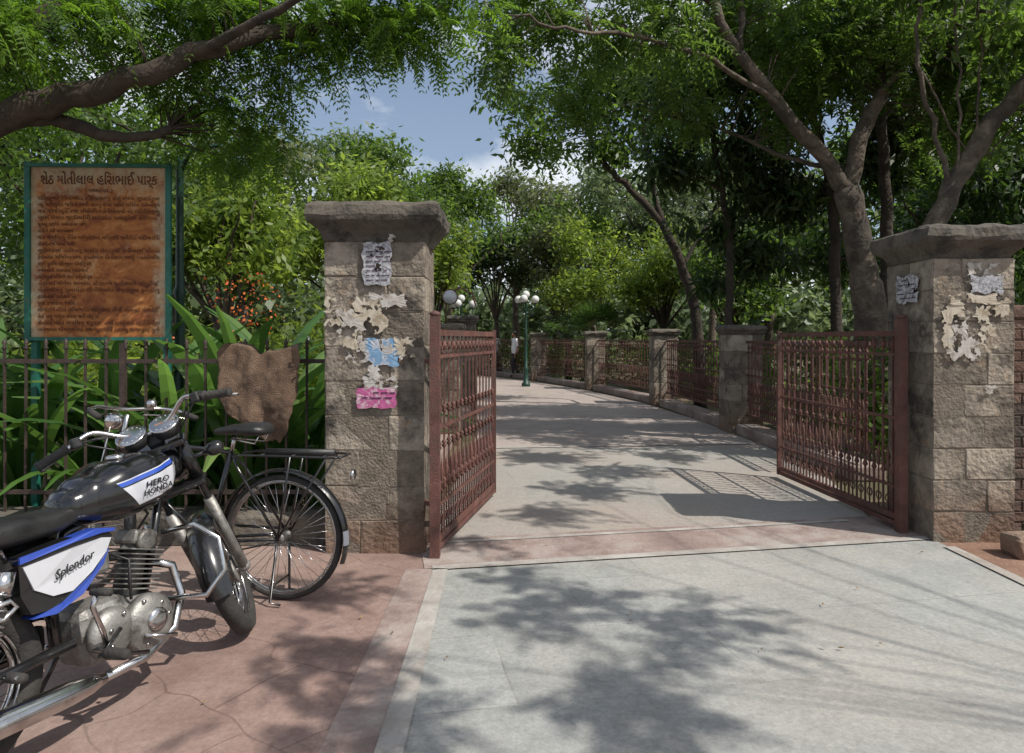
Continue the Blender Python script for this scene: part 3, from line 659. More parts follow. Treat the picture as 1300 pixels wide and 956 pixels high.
lob=[(-3.5,4.6,3.72,.8,.7,.42),(-2.7,4.8,3.68,.8,.7,.42),(-1.9,4.9,3.8,.7,.7,.40),(-3.3,4.2,3.42,.6,.3,.2),(-2.2,5.0,3.32,.65,.4,.24),(-1.1,4.9,3.95,.65,.6,.32),(-.4,5.0,4.1,.5,.5,.24),(-1.55,5.1,3.38,.4,.35,.18),(-1.0,5,3.68,.35,.3,.18),(-3.8,5.2,3.5,.3,.4,.3),(-.7,5.1,3.75,.3,.25,.15),(-2.35,5.6,3.0,.4,.3,.22),(-1.9,5.4,2.95,.25,.2,.12)]
C,D=clumps(lob,480,rng,-.2,4.0,.5)
twigs(b,C,an,rng,260,.004)
b.obj('trunk_and_limbs','barkd',e)
k=6; P=np.repeat(C,k,0)+rng.normal(size=(len(C)*k,3))*.05; Dd=unit(rng.normal(size=(len(C)*k,3))+np.array([0,0,-.15])+np.repeat(D,k,0)*.5)
V,va=pinnate(P,Dd,.26,9,.062,.017,rng); quads('crown',V,va,'neem',e)

# -- big tree right
rng=np.random.default_rng(8); random.seed(8)
e=empty('spreading_tree'); b=B(); an=[]
an+=wood(b,[(4.85,9.1,-.05),ref(1106,400,9),ref(1093,330,9),ref(1074,240,9)],.22,.16,12,.05)[8:]
f=ref(1074,240,9)
an+=wood(b,[f,ref(1020,168,8.9),ref(960,95,8.7),ref(905,10,8.5),ref(870,-80,8.4)],.12,.045,9,.06)
an+=wood(b,[f,ref(1100,160,9),ref(1130,85,9.1),ref(1150,-30,9.2),ref(1150,-120,9.3)],.12,.06,9,.06)
an+=wood(b,[ref(1000,142,8.8),ref(905,78,8.3),ref(820,48,7.8),ref(735,40,7.3),ref(660,20,7)],.04,.012,7,.06)
an+=wood(b,[ref(1115,120,9),ref(1190,40,8.8),ref(1260,-40,8.6)],.06,.03,7,.05)
an+=wood(b,[ref(940,60,8.6),ref(930,-20,8.6),ref(800,-60,8.4),ref(650,-60,8)],.05,.02,7,.05)
an+=wood(b,[ref(1060,215,9),ref(1000,200,9.4),ref(930,170,9.8),ref(860,150,10)],.04,.015,7,.05)
lob=[]
for px,py,Y,rx,rz in [(680,10,8,.8,.4),(760,50,8.2,.8,.5),(850,20,8.4,1.0,.6),(950,30,8.8,1.0,.7),(1050,60,9.4,1.1,.8),(1180,30,9,1.2,.8),(1290,60,8.8,.9,.8),(870,110,9.8,.7,.5),(720,120,9.5,.6,.4),(990,150,10,.7,.4),(640,60,7.6,.4,.25),(1240,150,9.5,.7,.4),(800,-90,8.5,1.4,.6),(1050,-110,9,1.8,.7),(700,180,10,.4,.25),(1150,200,10.5,.6,.4)]:
    p=ref(px,py,Y); lob.append((p.x,p.y,p.z,rx,rx*.8,rz))
C,D=clumps(lob,980,rng,-.05,2.8,.5)
twigs(b,C,an,rng,340,.006)
b.obj('trunk_and_limbs','bark',e)
k=5; P=np.repeat(C,k,0)+rng.normal(size=(len(C)*k,3))*.09; Dd=unit(rng.normal(size=(len(C)*k,3))+np.array([0,0,-.25])+np.repeat(D,k,0)*.4)
V,va=pinnate(P,Dd,.34,6,.10,.034,rng); quads('crown',V,va,'midleaf',e)

def handtree(name,stems,lobes,nc,per,size,mat,seed,asp=.3,droop=.8,spread=.16,bark='barkd',thr=-.2,f=2.5,tw=120):
    rng=np.random.default_rng(seed); random.seed(seed); e=empty(name); b=B(); an=[]
    for pts,r0,r1 in stems: an+=wood(b,pts,r0,r1,9,.05)
    lob=[]
    for px,py,Y,rx,rz in lobes:
        p=ref(px,py,Y); lob.append((p.x,p.y,p.z,rx,rx*.8,rz))
    C,D=clumps(lob,nc,rng,thr,f,.5); twigs(b,C,[a for a in an if a.z>2],rng,tw,.006)
    b.obj('trunk_and_limbs',bark,e)
    V,va=leaves(C,D,per,size,spread,rng,asp,droop,.45); quads('crown',V,va,mat,e)
handtree('mango_tree',[([(ref(925,430,12).x,12,-.05),ref(925,400,12),ref(926,300,12),ref(914,230,12),ref(900,120,12)],.08,.045),([ref(926,300,12),ref(965,250,12),ref(995,200,12.2)],.04,.02),([ref(914,240,12),ref(870,210,12),ref(840,160,12)],.035,.02)],
   [(880,110,11.5,.9,.6),(940,190,12,.9,.6),(850,200,12,.6,.5),(980,240,12,.8,.6),(900,40,11.5,1.2,.7),(1000,110,12,1.1,.6),(900,290,12.3,.55,.4),(960,330,12.5,.6,.35),(905,360,12.6,.4,.25)],420,26,.2,'darkleaf',21,thr=-.15)
handtree('dark_shade_tree',[([(ref(1125,430,10.6).x,10.6,-.05),ref(1125,400,10.6),ref(1127,290,10.6),ref(1120,130,10.6),ref(1115,-30,10.6)],.12,.07),([ref(1122,150,10.6),ref(1180,90,10.8),ref(1230,0,11)],.05,.02),([(ref(1060,430,11.5).x,11.5,-.05),ref(1061,330,11.5),ref(1050,220,11.5),ref(1020,120,11.5)],.11,.06),([ref(1118,110,10.6),ref(1060,60,10.5),ref(1020,10,10.4)],.05,.02)],
   [(1040,60,11,1.2,.8),(1170,110,11,1.2,.9),(1250,60,11,1.3,1.0),(1110,200,11.5,1.0,.6),(1020,250,12,.9,.55),(1200,230,12,1.1,.7),(1290,210,12,1.1,.8),(1120,0,11,1.8,.8),(1050,320,13,1.0,.4),(1230,290,13,1.4,.6),(960,20,11,1.2,.6)],740,26,.19,'darkleaf',22,thr=-.15)
handtree('leaning_tree',[([(ref(890,430,14).x,14,-.05),ref(885,410,14),ref(866,340,14),ref(842,285,14),ref(800,240,14),ref(765,205,14),ref(740,150,14)],.13,.045),([ref(842,285,14),ref(826,220,14),ref(810,120,14)],.07,.03),([ref(866,340,14),ref(905,270,14.3),ref(930,210,14.5)],.045,.02)],
   [(740,130,14,1.2,.7),(810,90,14,1.2,.8),(690,180,14,.8,.5),(780,190,14,.7,.4),(850,160,14.5,1.0,.6),(660,120,13.5,.8,.5)],340,22,.16,'midleaf',23,.4,.3,.2,'barkd',thr=-.1)
handtree('leaning_pale_tree',[([(ref(1150,430,7.6).x,7.6,-.05),ref(1165,380,7.6),ref(1190,275,7.6),ref(1240,185,7.6),ref(1305,105,7.5),ref(1400,10,7.4)],.14,.085),([ref(1205,250,7.6),ref(1190,170,7.6),ref(1165,80,7.5),ref(1170,-20,7.4)],.035,.018),
   ([ref(1215,225,7.6),ref(1218,120,7.6),ref(1212,-20,7.6)],.018,.012),([ref(1170,90,7.5),ref(1240,200,7.6),ref(1310,130,7.5)],.011,.009),([ref(1240,190,7.6),ref(1245,90,7.5),ref(1240,-20,7.5)],.015,.010)],
   [(1330,30,7.4,.8,.5),(1400,60,7.4,.9,.6),(1200,-60,7.5,1.2,.4),(1300,160,8,.5,.3)],200,24,.14,'midleaf',24,.4,.4,.16,'bark')

# -- background trees
bgt=[ # x,y,h,cr,mat,size
 (-6.6,10.5,5.2,2.0,'midleaf',.15),(-4.3,10.5,4.3,1.5,'brightleaf',.14),(-10,15,7.5,3,'darkleaf',.18),(-6.6,17,6.6,2.4,'oliveleaf',.2),
 (-3.6,15.5,5.2,1.7,'brightleaf',.17),(-5.5,24,8.6,3.2,'midleaf',.22),(-12,24,10,4,'midleaf',.24),(-2.4,27,7.9,2.6,'midleaf',.22),(-2.2,19,4.6,1.4,'brightleaf',.17),
 (.2,34,9.8,3.2,'oliveleaf',.26),(3.4,31,9.0,2.8,'midleaf',.24),(3.1,25,5.6,2.0,'brightleaf',.18),(6.2,28,9.0,3.2,'hazyleaf',.24),
 (7.5,20,6.5,2.4,'oliveleaf',.2),(10.5,17,7.5,3,'midleaf',.2),(13,22,9,3.6,'midleaf',.24),(5.6,17,4.4,1.6,'midleaf',.16),(8.8,13.5,5,2,'darkleaf',.17),
 (-17,20,9,4,'darkleaf',.24),(18,18,10,4.5,'darkleaf',.26),(-8,33,11,4,'hazyleaf',.28),(10,34,12,4.5,'hazyleaf',.3),(4.8,21.5,5.0,1.6,'brightleaf',.17),(-.6,30,6.4,1.9,'darkleaf',.2),(1.8,28,6.0,1.7,'oliveleaf',.19)]
for i,(x,y,h,c,m,s_) in enumerate(bgt):
    tree('broadleaf_tree',x,y,h,c,m,nc=int(180+c*34),per=28,size=s_,seed=100+i,tr=.05+.035*c,spread=.12*c**.6+.06,bark='bark' if i%2 else 'barkd',nl=11)
# distant tree mass
rng=np.random.default_rng(77); lob=[]
for i in range(90):
    a=-1.05+2.1*i/89; d=50+rng.random()*14; hh=5.0+rng.random()*3.5
    if -.25<a<.02: hh*=.85
    lob.append((math.sin(a)*d,math.cos(a)*d,hh*.5,3.6,3,hh*.62))
C,D=clumps(lob,3600,rng,-2,.5,.45); V,va=leaves(C,D,15,.75,.7,rng,.6); quads('distant_trees',V,va,'hazyleaf')
# understory shrubs behind fences
rng=np.random.default_rng(78); lob=[]
for x,y in [(4.6,8.5),(5.6,7.3),(5,10.5),(4.6,12.5),(4.6,15),(4.3,17.5),(3.8,19.8),(2.6,22.5),(1.8,25.5),(6.5,11),(7,14),(7.5,9),(6,18),(5,22),(.3,28.5),(-1.5,31),(8.5,17),(9,11)]:
    lob.append((x,y,.55+rng.random()*.25,.8,.8,.75))
C,D=clumps(lob,800,rng,-.4,2,.5); V,va=leaves(C,D,24,.15,.16,rng); quads('shrubs',V,va,'midleaf')
lob=[]
for x,y in [(-2.0,8.5),(-1.9,11),(-2.4,13.5),(-3.2,16.5),(-3.6,9),(-5.2,8.6),(-6.8,8.5),(-2.7,10.3),(-4.2,12),(-5,20),(-8.5,10.5),(-1.8,6.9),(-4.5,7.6),(-6,13)]:
    lob.append((x,y,.7+rng.random()*.6,.75,.75,.8))
C,D=clumps(lob,850,rng,-.4,2,.5); V,va=leaves(C,D,24,.12,.16,rng); quads('flowering_shrubs',V,va,'brightleaf')
C,D=clumps([(-3.3,8.6,1.9,.5,.3,.4),(-4.4,8.2,1.55,.3,.3,.25)],44,rng,-2); V,va=leaves(C,D,5,.04,.12,rng,.8); quads('orange_blossom',V,va,'flower')

def straps(name,spots,mat,nleaf,ln,wd,seed,up=.9,seg=8):
    rng=np.random.default_rng(seed); Vs=[];va=[]
    for (x,y,s0) in spots:
        for k in range(nleaf):
            a=rng.random()*6.283; l=ln*s0*(.65+.5*rng.random()); up_=up*(.6+.7*rng.random()); w_=wd*s0*(.7+.5*rng.random()); 
            hd=np.array([math.cos(a),math.sin(a),0]); sd_=np.array([-math.sin(a),math.cos(a),0]); p=np.array([x,y,.05])+hd*.05; el=math.radians(55+33*rng.random())*min(1,up_+.2); c=rng.normal(.5,.25)
            tw=(rng.random()-.5)*.8; L0=None
            for i in range(seg+1):
                t=i/seg; ww=w_*.5*(math.sin(math.pi*(.12+.86*t))**.7)
                dr=hd*math.cos(el)+np.array([0,0,math.sin(el)]); nrm=np.cross(dr,sd_); sv=sd_*math.cos(tw*t)+nrm*math.sin(tw*t)
                up2=np.cross(sv,dr)*abs(ww)*.35
                Lf=p-sv*ww+up2; Rg=p+sv*ww+up2; md=p.copy()
                if L0 is not None:
                    Vs.append([L0[0],L0[1],md,Lf]); Vs.append([L0[1],L0[2],Rg,md]); va+= [c-.05,c+.08]
                L0=(Lf,md,Rg); p=p+dr*l/seg; el-=(1.55/seg)*(.5+t*1.1)*(1.3-.5*up_)
    return quads(name,np.array(Vs),np.array(va),mat)
sp=[(-3.9,5.45,.9),(-3.3,5.6,.95),(-2.7,5.5,1.0),(-2.15,5.6,1.2),(-2.5,6.1,1.25),(-1.85,6.0,1.0),(-1.6,5.6,.7),(-3.1,6.2,1.1),(-3.7,6.2,1.1),(-4.4,5.9,1.1),(-2.05,6.5,1.1),(-5.0,6.1,1.2)]
for i,s0 in enumerate(sp): straps('crinum_plant',[s0],'strap',19,1.75,.135,200+i)
def fan(name,x,y,h,rad,seed):
    rng=np.random.default_rng(seed); e=empty(name); b=B(); b.tube([(x,y,-.05),(x,y,h*.7)],[.14,.1],8,0); b.obj('stem','barkd',e); Vs=[];va=[]
    for k in range(16):
        a=rng.random()*6.283; el=-.2+1.5*rng.random(); d=np.array([math.cos(a)*math.cos(el),math.sin(a)*math.cos(el),math.sin(el)]); c=np.array([x,y,h*.7])+d*rad*.5
        s_=np.array([-math.sin(a),math.cos(a),0])
        for j in range(18):
            f_=(j/17-.5)*3.6; q=d*math.cos(f_)+s_*math.sin(f_); w_=d*-math.sin(f_)+s_*math.cos(f_); l=rad*.62
            Vs.append([c,c+q*l*.5+w_*.022,c+q*l-np.array([0,0,.12*l]),c+q*l*.5-w_*.022]); va.append(.5+rng.normal()*.2)
    quads('fronds',np.array(Vs),np.array(va),'darkleaf',e)
fan('fan_palm',2.75,22.0,2.3,1.25,3); fan('fan_palm',1.95,23.6,2.1,1.1,4)

# shade tree standing right of the forecourt: its crown dapples the paving
rng=np.random.default_rng(31); random.seed(31); e=empty('shade_tree'); b=B()
an=wood(b,[(7.2,.2,-.05),(7.1,.2,1.6),(6.7,.3,3.2),(6.0,.6,4.3)],.28,.12,12,.04)
lob=[]
def sh(tx,ty,r,z=4.8):
    lob.append((tx+SUN.x/SUN.z*z,ty+SUN.y/SUN.z*z,z,r,r*.9,r*.4))
for tx,ty,r in [(.30,3.55,.36),(.85,3.35,.36),(1.4,3.35,.24),(.0,4.1,.2),(.2,5.7,.38),(.7,6.4,.36),(-.9,3.1,.28),(1.1,7.4,.4),(.3,8.3,.5),(1.9,8.4,.4),(-.6,2.6,.3),(-.5,4.8,.2),(.4,2.7,.25),(-2.6,3.0,.3),(-1.1,3.9,.2)]: sh(tx,ty,r,4.8+rng.random()*.8)
for i,l_ in enumerate(lob):
    an+=wood(b,[(6.0,.6,4.3),((6+l_[0])/2+(R()-.5)*.8,(.6+l_[1])/2+(R()-.5)*.8,5.0+R()),l_[:3]],.008,.003,5,.12)[3:]
C,D=clumps(lob,210,rng,-.5,4,.6); twigs(b,C,an[5:],rng,60,.002)
b.obj('trunk_and_limbs','bark',e)
k=5; P=np.repeat(C,k,0)+rng.normal(size=(len(C)*k,3))*.07; Dd=unit(rng.normal(size=(len(C)*k,3))+np.array([0,0,-.1]))
V,va=pinnate(P,Dd,.25,6,.08,.034,rng); quads('crown',V,va,'neem',e)

# fallen leaves
rng=np.random.default_rng(55); n=170
P=np.stack([rng.random(n)*9-5,1.8+rng.random(n)**1.3*9,np.full(n,.026)],1); a=rng.random(n)*6.283; s0=.006+.012*rng.random(n)
dx=np.stack([np.cos(a),np.sin(a),np.zeros(n)],1)*s0[:,None]; dy=np.stack([-np.sin(a),np.cos(a),np.zeros(n)],1)*s0[:,None]*.35; zz=np.array([0,0,.004])
quads('fallen_leaves',np.stack([P-dx,P+dy+zz,P+dx+zz,P-dy],1),rng.random(n),'deadleaf')

# ------------------------------------------------------------------ motorcycle
def paintmat():
    m,nt=newmat('tank_paint'); L=nt.links
    out=N(nt,'ShaderNodeOutputMaterial'); p=N(nt,'ShaderNodeBsdfPrincipled'); tc=N(nt,'ShaderNodeTexCoord'); sx=N(nt,'ShaderNodeSeparateXYZ'); L.new(tc.outputs['Object'],sx.inputs[0])
    a=N(nt,'ShaderNodeMath',operation='SUBTRACT'); L.new(sx.outputs[0],a.inputs[0]); a.inputs[1].default_value=.62
    pw=N(nt,'ShaderNodeMath',operation='MULTIPLY'); L.new(a.outputs[0],pw.inputs[0]); pw.inputs[1].default_value=.20
    d=N(nt,'ShaderNodeMath',operation='SUBTRACT'); L.new(sx.outputs[2],d.inputs[0]); L.new(pw.outputs[0],d.inputs[1])
    mr=N(nt,'ShaderNodeMapRange'); mr.inputs['From Min'].default_value=.70; mr.inputs['From Max'].default_value=.96; L.new(d.outputs[0],mr.inputs['Value'])
    K=(.008,.008,.009); W=(.50,.51,.55); Bl=(.03,.08,.40)
    r=ramp(nt,[(0,K),(.24,W),(.55,W),(.60,K),(.625,Bl),(.68,Bl),(.685,W),(.70,K)],'CONSTANT'); L.new(mr.outputs[0],r.inputs['Fac'])
    q=N(nt,'ShaderNodeMath',operation='MULTIPLY_ADD'); L.new(sx.outputs[0],q.inputs[0]); q.inputs[1].default_value=1.0
    q2=N(nt,'ShaderNodeMath',operation='MULTIPLY'); L.new(sx.outputs[2],q2.inputs[0]); q2.inputs[1].default_value=.9; L.new(q2.outputs[0],q.inputs[2])
    c=N(nt,'ShaderNodeMath',operation='LESS_THAN'); L.new(q.outputs[0],c.inputs[0]); c.inputs[1].default_value=1.34
    mi=N(nt,'ShaderNodeMixRGB'); L.new(c.outputs[0],mi.inputs['Fac']); L.new(r.outputs[0],mi.inputs['Color1']); mi.inputs['Color2'].default_value=(*K,1)
    L.new(mi.outputs[0],p.inputs['Base Color']); p.inputs['Roughness'].default_value=.22; p.inputs['Coat Weight'].default_value=.6; L.new(p.outputs[0],out.inputs[0]); return m
def wheel(c,rt,tr,spk,b,mt,mr_,ms,mh,hubr=.05,hubw=.05,rimr=.012,axis=(0,1,0)):
    c=Vector(c); b.ring(c,axis,rt-tr,tr,56,10,mt)
    b.ring(c,axis,rt-tr*2-.004,rimr,56,6,mr_)
    b.ring(c+Vector((0,tr*.5,0)),axis,rt-tr*2+.004,rimr*.5,56,5,mr_); b.ring(c-Vector((0,tr*.5,0)),axis,rt-tr*2+.004,rimr*.5,56,5,mr_)
    for k in range(spk):
        a=2*math.pi*k/spk; a2=a+(.5 if k%4<2 else -.5); sd_=1 if k%2 else -1
        b.tube([c+Vector((math.cos(a2)*hubr*.9,sd_*hubw*.9,math.sin(a2)*hubr*.9)),c+Vector((math.cos(a)*(rt-tr*2),0,math.sin(a)*(rt-tr*2)))],.0017,4,ms)
    b.lathe(c-Vector((0,hubw,0)),(0,1,0),[(0,hubr),(.008,hubr),(.012,hubr*.8),(hubw*2-.012,hubr*.8),(hubw*2-.008,hubr),(hubw*2,hubr)],20,mh)
def fender(b,c,r,w,a0,a1,mi,n=22,depth=.03):
    vs=[];fs=[];m=7
    for i in range(n+1):
        a=a0+(a1-a0)*i/n
        for j in range(m):
            u=j/(m-1)*2-1; rr=r-depth*abs(u)**2.2; vs.append(Vector(c)+Vector((math.cos(a)*rr,u*w/2,math.sin(a)*rr)))
    for i in range(n):
        for j in range(m-1): q=i*m+j; fs.append((q,q+1,q+m+1,q+m))
    b.add(vs,fs,mi,True)
def motorcycle(loc,heading,sc):
    e=empty('motorcycle',loc,(0,0,heading)); e.scale=(sc,sc,sc); lean=Matrix.Rotation(math.radians(-6),4,'X')
    mats=['black','chrome','alu','rubber','blkplastic','vinyl','white','blue','orange','dial','glass']
    BK,CH,AL,RU,PL_,VI,WH,BL,OR,DI,GL=range(11)
    parts=[]
    b=B(); wheel((0,0,.30),.305,.047,36,b,RU,CH,CH,AL,.075,.06); parts.append((b,'rear_wheel'))
    ax=Vector((-.454,0,.891)); Apt=Vector((.865,0,.95)); SR=Matrix.Translation(Apt)@Matrix.Rotation(math.radians(40),4,ax)@Matrix.Translation(-Apt)
    b=B(); wheel((1.24,0,.30),.30,.042,36,b,RU,CH,CH,AL,.07,.05); b.xf(SR); parts.append((b,'front_wheel'))
    b=B()
    for s_ in(-1,1):
        y=.088*s_; b.cyl((1.24,y,.29),(1.24-.454*.42,y,.30+.891*.42),.024,14,AL); b.cyl((1.24-.454*.40,y,.30+.891*.40),(1.24-.454*.76,y,.30+.891*.76),.016,12,BK)
        b.cyl((1.24-.454*.55,y,.30+.891*.55),(1.24-.454*.72,y,.30+.891*.72),.03,14,BK)
        b.ball((1.24,y,.30),.03,AL)
    b.cyl((1.24,-.11,.30),(1.24,.11,.30),.011,8,CH)
    for s0 in(.52,.74): b.bbox((1.24-.454*s0-.02,0,.30+.891*s0),(.08,.24,.03),.01,BK,Matrix.Rotation(math.radians(-27),4,'Y'))
    fender(b,(1.24,0,.30),.335,.12,math.radians(-5),math.radians(190),BK,depth=.035)
    for s_ in(-1,1): b.tube([(1.24,.07*s_,.32),(1.2,.064*s_,.5),(1.17,.06*s_,.6)],.007,6,CH)
    b.lathe((.92,0,.90),(1,0,-.05),[(0,.03),(.02,.07),(.07,.088),(.13,.09)],24,BK); b.lathe((1.05,0,.893),(1,0,-.05),[(0,.094),(.015,.094),(.03,.085),(.032,.08)],24,CH); b.lathe((1.075,0,.892),(1,0,-.05),[(0,.08),(.02,.06),(.03,.01)],24,GL)
    for s_ in(-1,1):
        c=Vector((.895,.070*s_,1.0)); d=Vector((-.66,0,.75)).normalized()
        b.lathe(c,d,[(0,.02),(.015,.055),(.05,.064),(.062,.064)],22,PL_); b.lathe(c+d*.060,d,[(0,.065),(.01,.065),(.012,.058)],22,CH); b.lathe(c+d*.066,d,[(0,.058),(.004,.058)],22,DI)
        f_,a_,n_=frame(d)
        for k in range(11):
            an=k/11*5+.9; q=c+d*.072+(a_*math.cos(an)+n_*math.sin(an))*.046; b.box(q,(.005,.005,.003),WH)
        b.bar(c+d*.072,c+d*.072+a_*.037,.003,.002,OR)
    b.bbox((.91,0,1.0),(.05,.06,.05),.008,PL_)
    ctl=[(.70,-.37,1.055),(.745,-.27,1.085),(.80,-.19,1.115),(.85,-.10,1.06),(.865,0,1.03)]
    full=ctl+[(x,-y,z) for x,y,z in ctl[:-1][::-1]]
    P=[Vector(p) for p in full]; pts=[]
    for i in range(len(P)-1):
        p0=P[max(i-1,0)];p1=P[i];p2=P[i+1];p3=P[min(i+2,len(P)-1)]
        for k in range(5):
            t=k/5; pts.append(.5*((2*p1)+(-p0+p2)*t+(2*p0-5*p1+4*p2-p3)*t*t+(-p0+3*p1-3*p2+p3)*t**3))
    pts.append(P[-1]); b.tube(pts,.011,10,CH)
    for s_ in(-1,1):
        g0=Vector((.693,.385*s_,1.05)); g1=Vector((.743,.268*s_,1.085)); dd=(g1-g0)
        prof=[(0,.019),(.004,.021)]+[(.01+.0075*i,.0175 if i%2 else .0195) for i in range(14)]+[(.118,.023),(.124,.023)]
        b.lathe(g0,dd,prof,12,RU)
        b.bbox(g1+dd*.18,(.05,.04,.045),.008,PL_,Matrix.Rotation(.5*s_,4,'Z'))
        b.tube([g1+dd*.15+Vector((.03,0,.0)),g1+Vector((.065,.03*s_,-.003)),g0+Vector((.075,.02*s_,-.012)),g0+Vector((.07,.0,-.012))],[.008,.0065,.006,.008],8,AL)
        b.tube([(.95,.09*s_,.87),(.96,.17*s_,.87)],.009,8,BK); b.ball((.965,.205*s_,.87),.042,OR,14,(.8,1,.8)); b.ball((.955,.205*s_,.87),.043,BK,14,(.75,1,.8))
        b.tube([g1+dd*.2,(.87,.12*s_,1.0),(.90,.05*s_,.84)],.004,6,PL_)
        b.tube([g1+dd*.2,(.99,.16*s_,1.10),(1.04,.05*s_,.98),(.95,.0,.84)],.0035,6,PL_)
    b.tube([g1+dd*.2,(1.02,.10,1.08),(1.08,.10,.8),(1.2,.09,.4)],.004,6,PL_)
    b.xf(SR); parts.append((b,'steering_and_forks'))
    b=B(); b.cyl((.90,0,.82),(.855,0,.95),.028,12,BK)
    b.tube([(.875,0,.88),(.6,0,.76),(.42,0,.70),(.35,0,.5),(.36,0,.30)],.022,10,BK); b.tube([(.885,0,.85),(.80,0,.55),(.74,0,.36)],.018,10,BK)
    for s_ in(-1,1):
        b.tube([(.42,.05*s_,.68),(.1,.09*s_,.67),(-.3,.09*s_,.70)],.014,8,BK); b.tube([(.36,.09*s_,.33),(.1,.10*s_,.32),(0,.10*s_,.30)],.02,8,BK)
        b.tube([(.83,.03*s_,.60),(.90,.14*s_,.62),(.93,.24*s_,.55),(.92,.27*s_,.42),(.86,.22*s_,.33),(.76,.05*s_,.34)],.012,10,CH)
        p0=Vector((.02,.135*s_,.31)); p1=Vector((.12,.13*s_,.66)); hel=[]
        for k in range(110):
            t=k/109; d,a_,n_=frame(p1-p0); an=t*2*math.pi*11; hel.append(p0.lerp(p1,.12+.72*t)+(a_*math.cos(an)+n_*math.sin(an))*.027)
        b.tube(hel,.0055,6,CH); b.cyl(p0,p1,.011,8,AL); b.cyl(p0.lerp(p1,.80),p1,.031,14,CH); b.cyl(p0.lerp(p1,0),p0.lerp(p1,.14),.027,12,BK)
        b.cyl((.42,.10*s_,.28),(.42,.27*s_,.27),.010,8,CH); b.lathe((.42,.17*s_,.272),(0,s_,0),[(0,.018),(.01,.022),(.1,.02),(.11,.012)],10,RU)
        b.cyl((.10,.12*s_,.33),(.08,.22*s_,.34),.008,8,CH); b.lathe((.09,.16*s_,.335),(0,s_,0),[(0,.014),(.01,.018),(.07,.016)],10,RU)
    parts.append((b,'frame'))
    b=B(); b.tube([(.45,.10,.26),(.44,.2,.12),(.42,.27,.0)],.010,8,BK); b.bbox((.18,.105,.33),(.42,.03,.10),.02,BK); b.bbox((.2,.12,.33),(.40,.01,.06),.004,BK); parts.append((b,'stand_and_chain_case'))
    b=B()
    b.bbox((.58,0,.30),(.34,.20,.20),.05,AL); b.bbox((.50,0,.36),(.22,.17,.14),.04,AL)
    b.lathe((.66,-.09,.29),(0,-1,0),[(0,.112),(.03,.112),(.045,.10),(.055,.07),(.058,.02)],28,AL); b.lathe((.50,-.09,.31),(0,-1,0),[(0,.095),(.025,.095),(.045,.07),(.048,.02)],24,AL)
    b.lathe((.67,-.145,.30),(0,-1,0),[(0,.045),(.01,.045),(.016,.03),(.018,.02)],18,CH)
    for k in range(9):
        a=k*.7; b.lathe((.60+math.cos(a)*.135,-.135,.30+math.sin(a)*.085),(0,-1,0),[(0,.008),(.01,.008)],6,CH)
    b.lathe((.64,.09,.29),(0,1,0),[(0,.11),(.03,.105),(.05,.07),(.052,.02)],24,AL)
    cd_=Vector((.30,0,.95)).normalized(); c0=Vector((.66,0,.40)); ry=Matrix.Rotation(math.atan2(cd_.x,cd_.z),4,'Y')
    b.cyl(c0-cd_*.05,c0+cd_*.22,.052,16,AL)
    for k in range(9): b.bbox(c0+cd_*(.02+k*.019),(.165,.165,.006),.002,AL,ry)
    b.bbox(c0+cd_*.22,(.12,.12,.06),.015,AL,ry); b.lathe(c0+cd_*.21+Vector((0,-.05,0)),(0,-1,0),[(0,.045),(.02,.045),(.026,.03)],16,AL)
    b.bbox((.53,0,.56),(.10,.07,.09),.02,AL); b.tube([(.58,0,.57),(.65,0,.56)],.02,10,PL_)
    b.bbox((.45,-.0,.60),(.12,.14,.12),.02,PL_)
    b.tube([(.44,-.15,.30),(.40,-.19,.36),(.36,-.20,.46),(.37,-.21,.50)],.010,8,CH); b.tube([(.37,-.19,.51),(.37,-.28,.51)],.013,8,RU)
    b.tube([(.60,-.16,.26),(.72,-.19,.22)],.008,8,CH)
    b.tube([(.50,-.155,.33),(.4,-.165,.27),(.60,-.17,.2)],.009,8,BK)
    b.tube([(.56,.0,.60),(.62,-.08,.55),(.60,-.10,.40)],.006,6,PL_); b.tube([(.72,0,.62),(.76,-.04,.70),(.70,-.04,.78)],.006,6,RU)
    parts.append((b,'engine'))
    b=B(); b.tube([(.76,-.03,.50),(.84,-.06,.46),(.85,-.09,.34),(.78,-.11,.22),(.62,-.13,.17),(.40,-.15,.18)],.018,12,CH)
    b.lathe((.42,-.155,.18),(-1,-.03,.07),[(0,.02),(.06,.034),(.14,.042),(.62,.044),(.68,.036),(.72,.028),(.74,.014)],20,CH)
    parts.append((b,'exhaust'))
    keys=[(.38,.80,.045,.035),(.42,.80,.085,.065),(.50,.812,.115,.095),(.62,.825,.138,.120),(.74,.84,.142,.122),(.82,.852,.125,.102),(.875,.86,.09,.07),(.895,.86,.045,.035)]
    b=B(); b.loft([sup(x,lerp_keys(keys,x)[0],lerp_keys(keys,x)[1],lerp_keys(keys,x)[2],2.7,48) for x in np.linspace(.38,.895,40)],0)
    b.xf(lean); b.obj('fuel_tank',[paintmat()],e)
    b=B(); b.lathe((.66,0,.945),(0,0,1),[(0,.038),(.014,.038),(.02,.03),(.021,.01)],20,CH); parts.append((b,'fuel_cap'))
    keys=[(-.34,.80,.05,.03),(-.30,.80,.10,.045),(-.05,.785,.125,.05),(.18,.77,.122,.05),(.33,.765,.10,.045),(.44,.775,.075,.035),(.47,.78,.04,.02)]
    b=B(); b.loft([sup(x,lerp_keys(keys,x)[0],lerp_keys(keys,x)[1],lerp_keys(keys,x)[2],3,32) for x in np.linspace(-.34,.47,30)],VI)
    b.ring((.05,0,.775),(1,0,0),.10,.006,30,5,PL_)
    parts.append((b,'seat'))
    b=B()
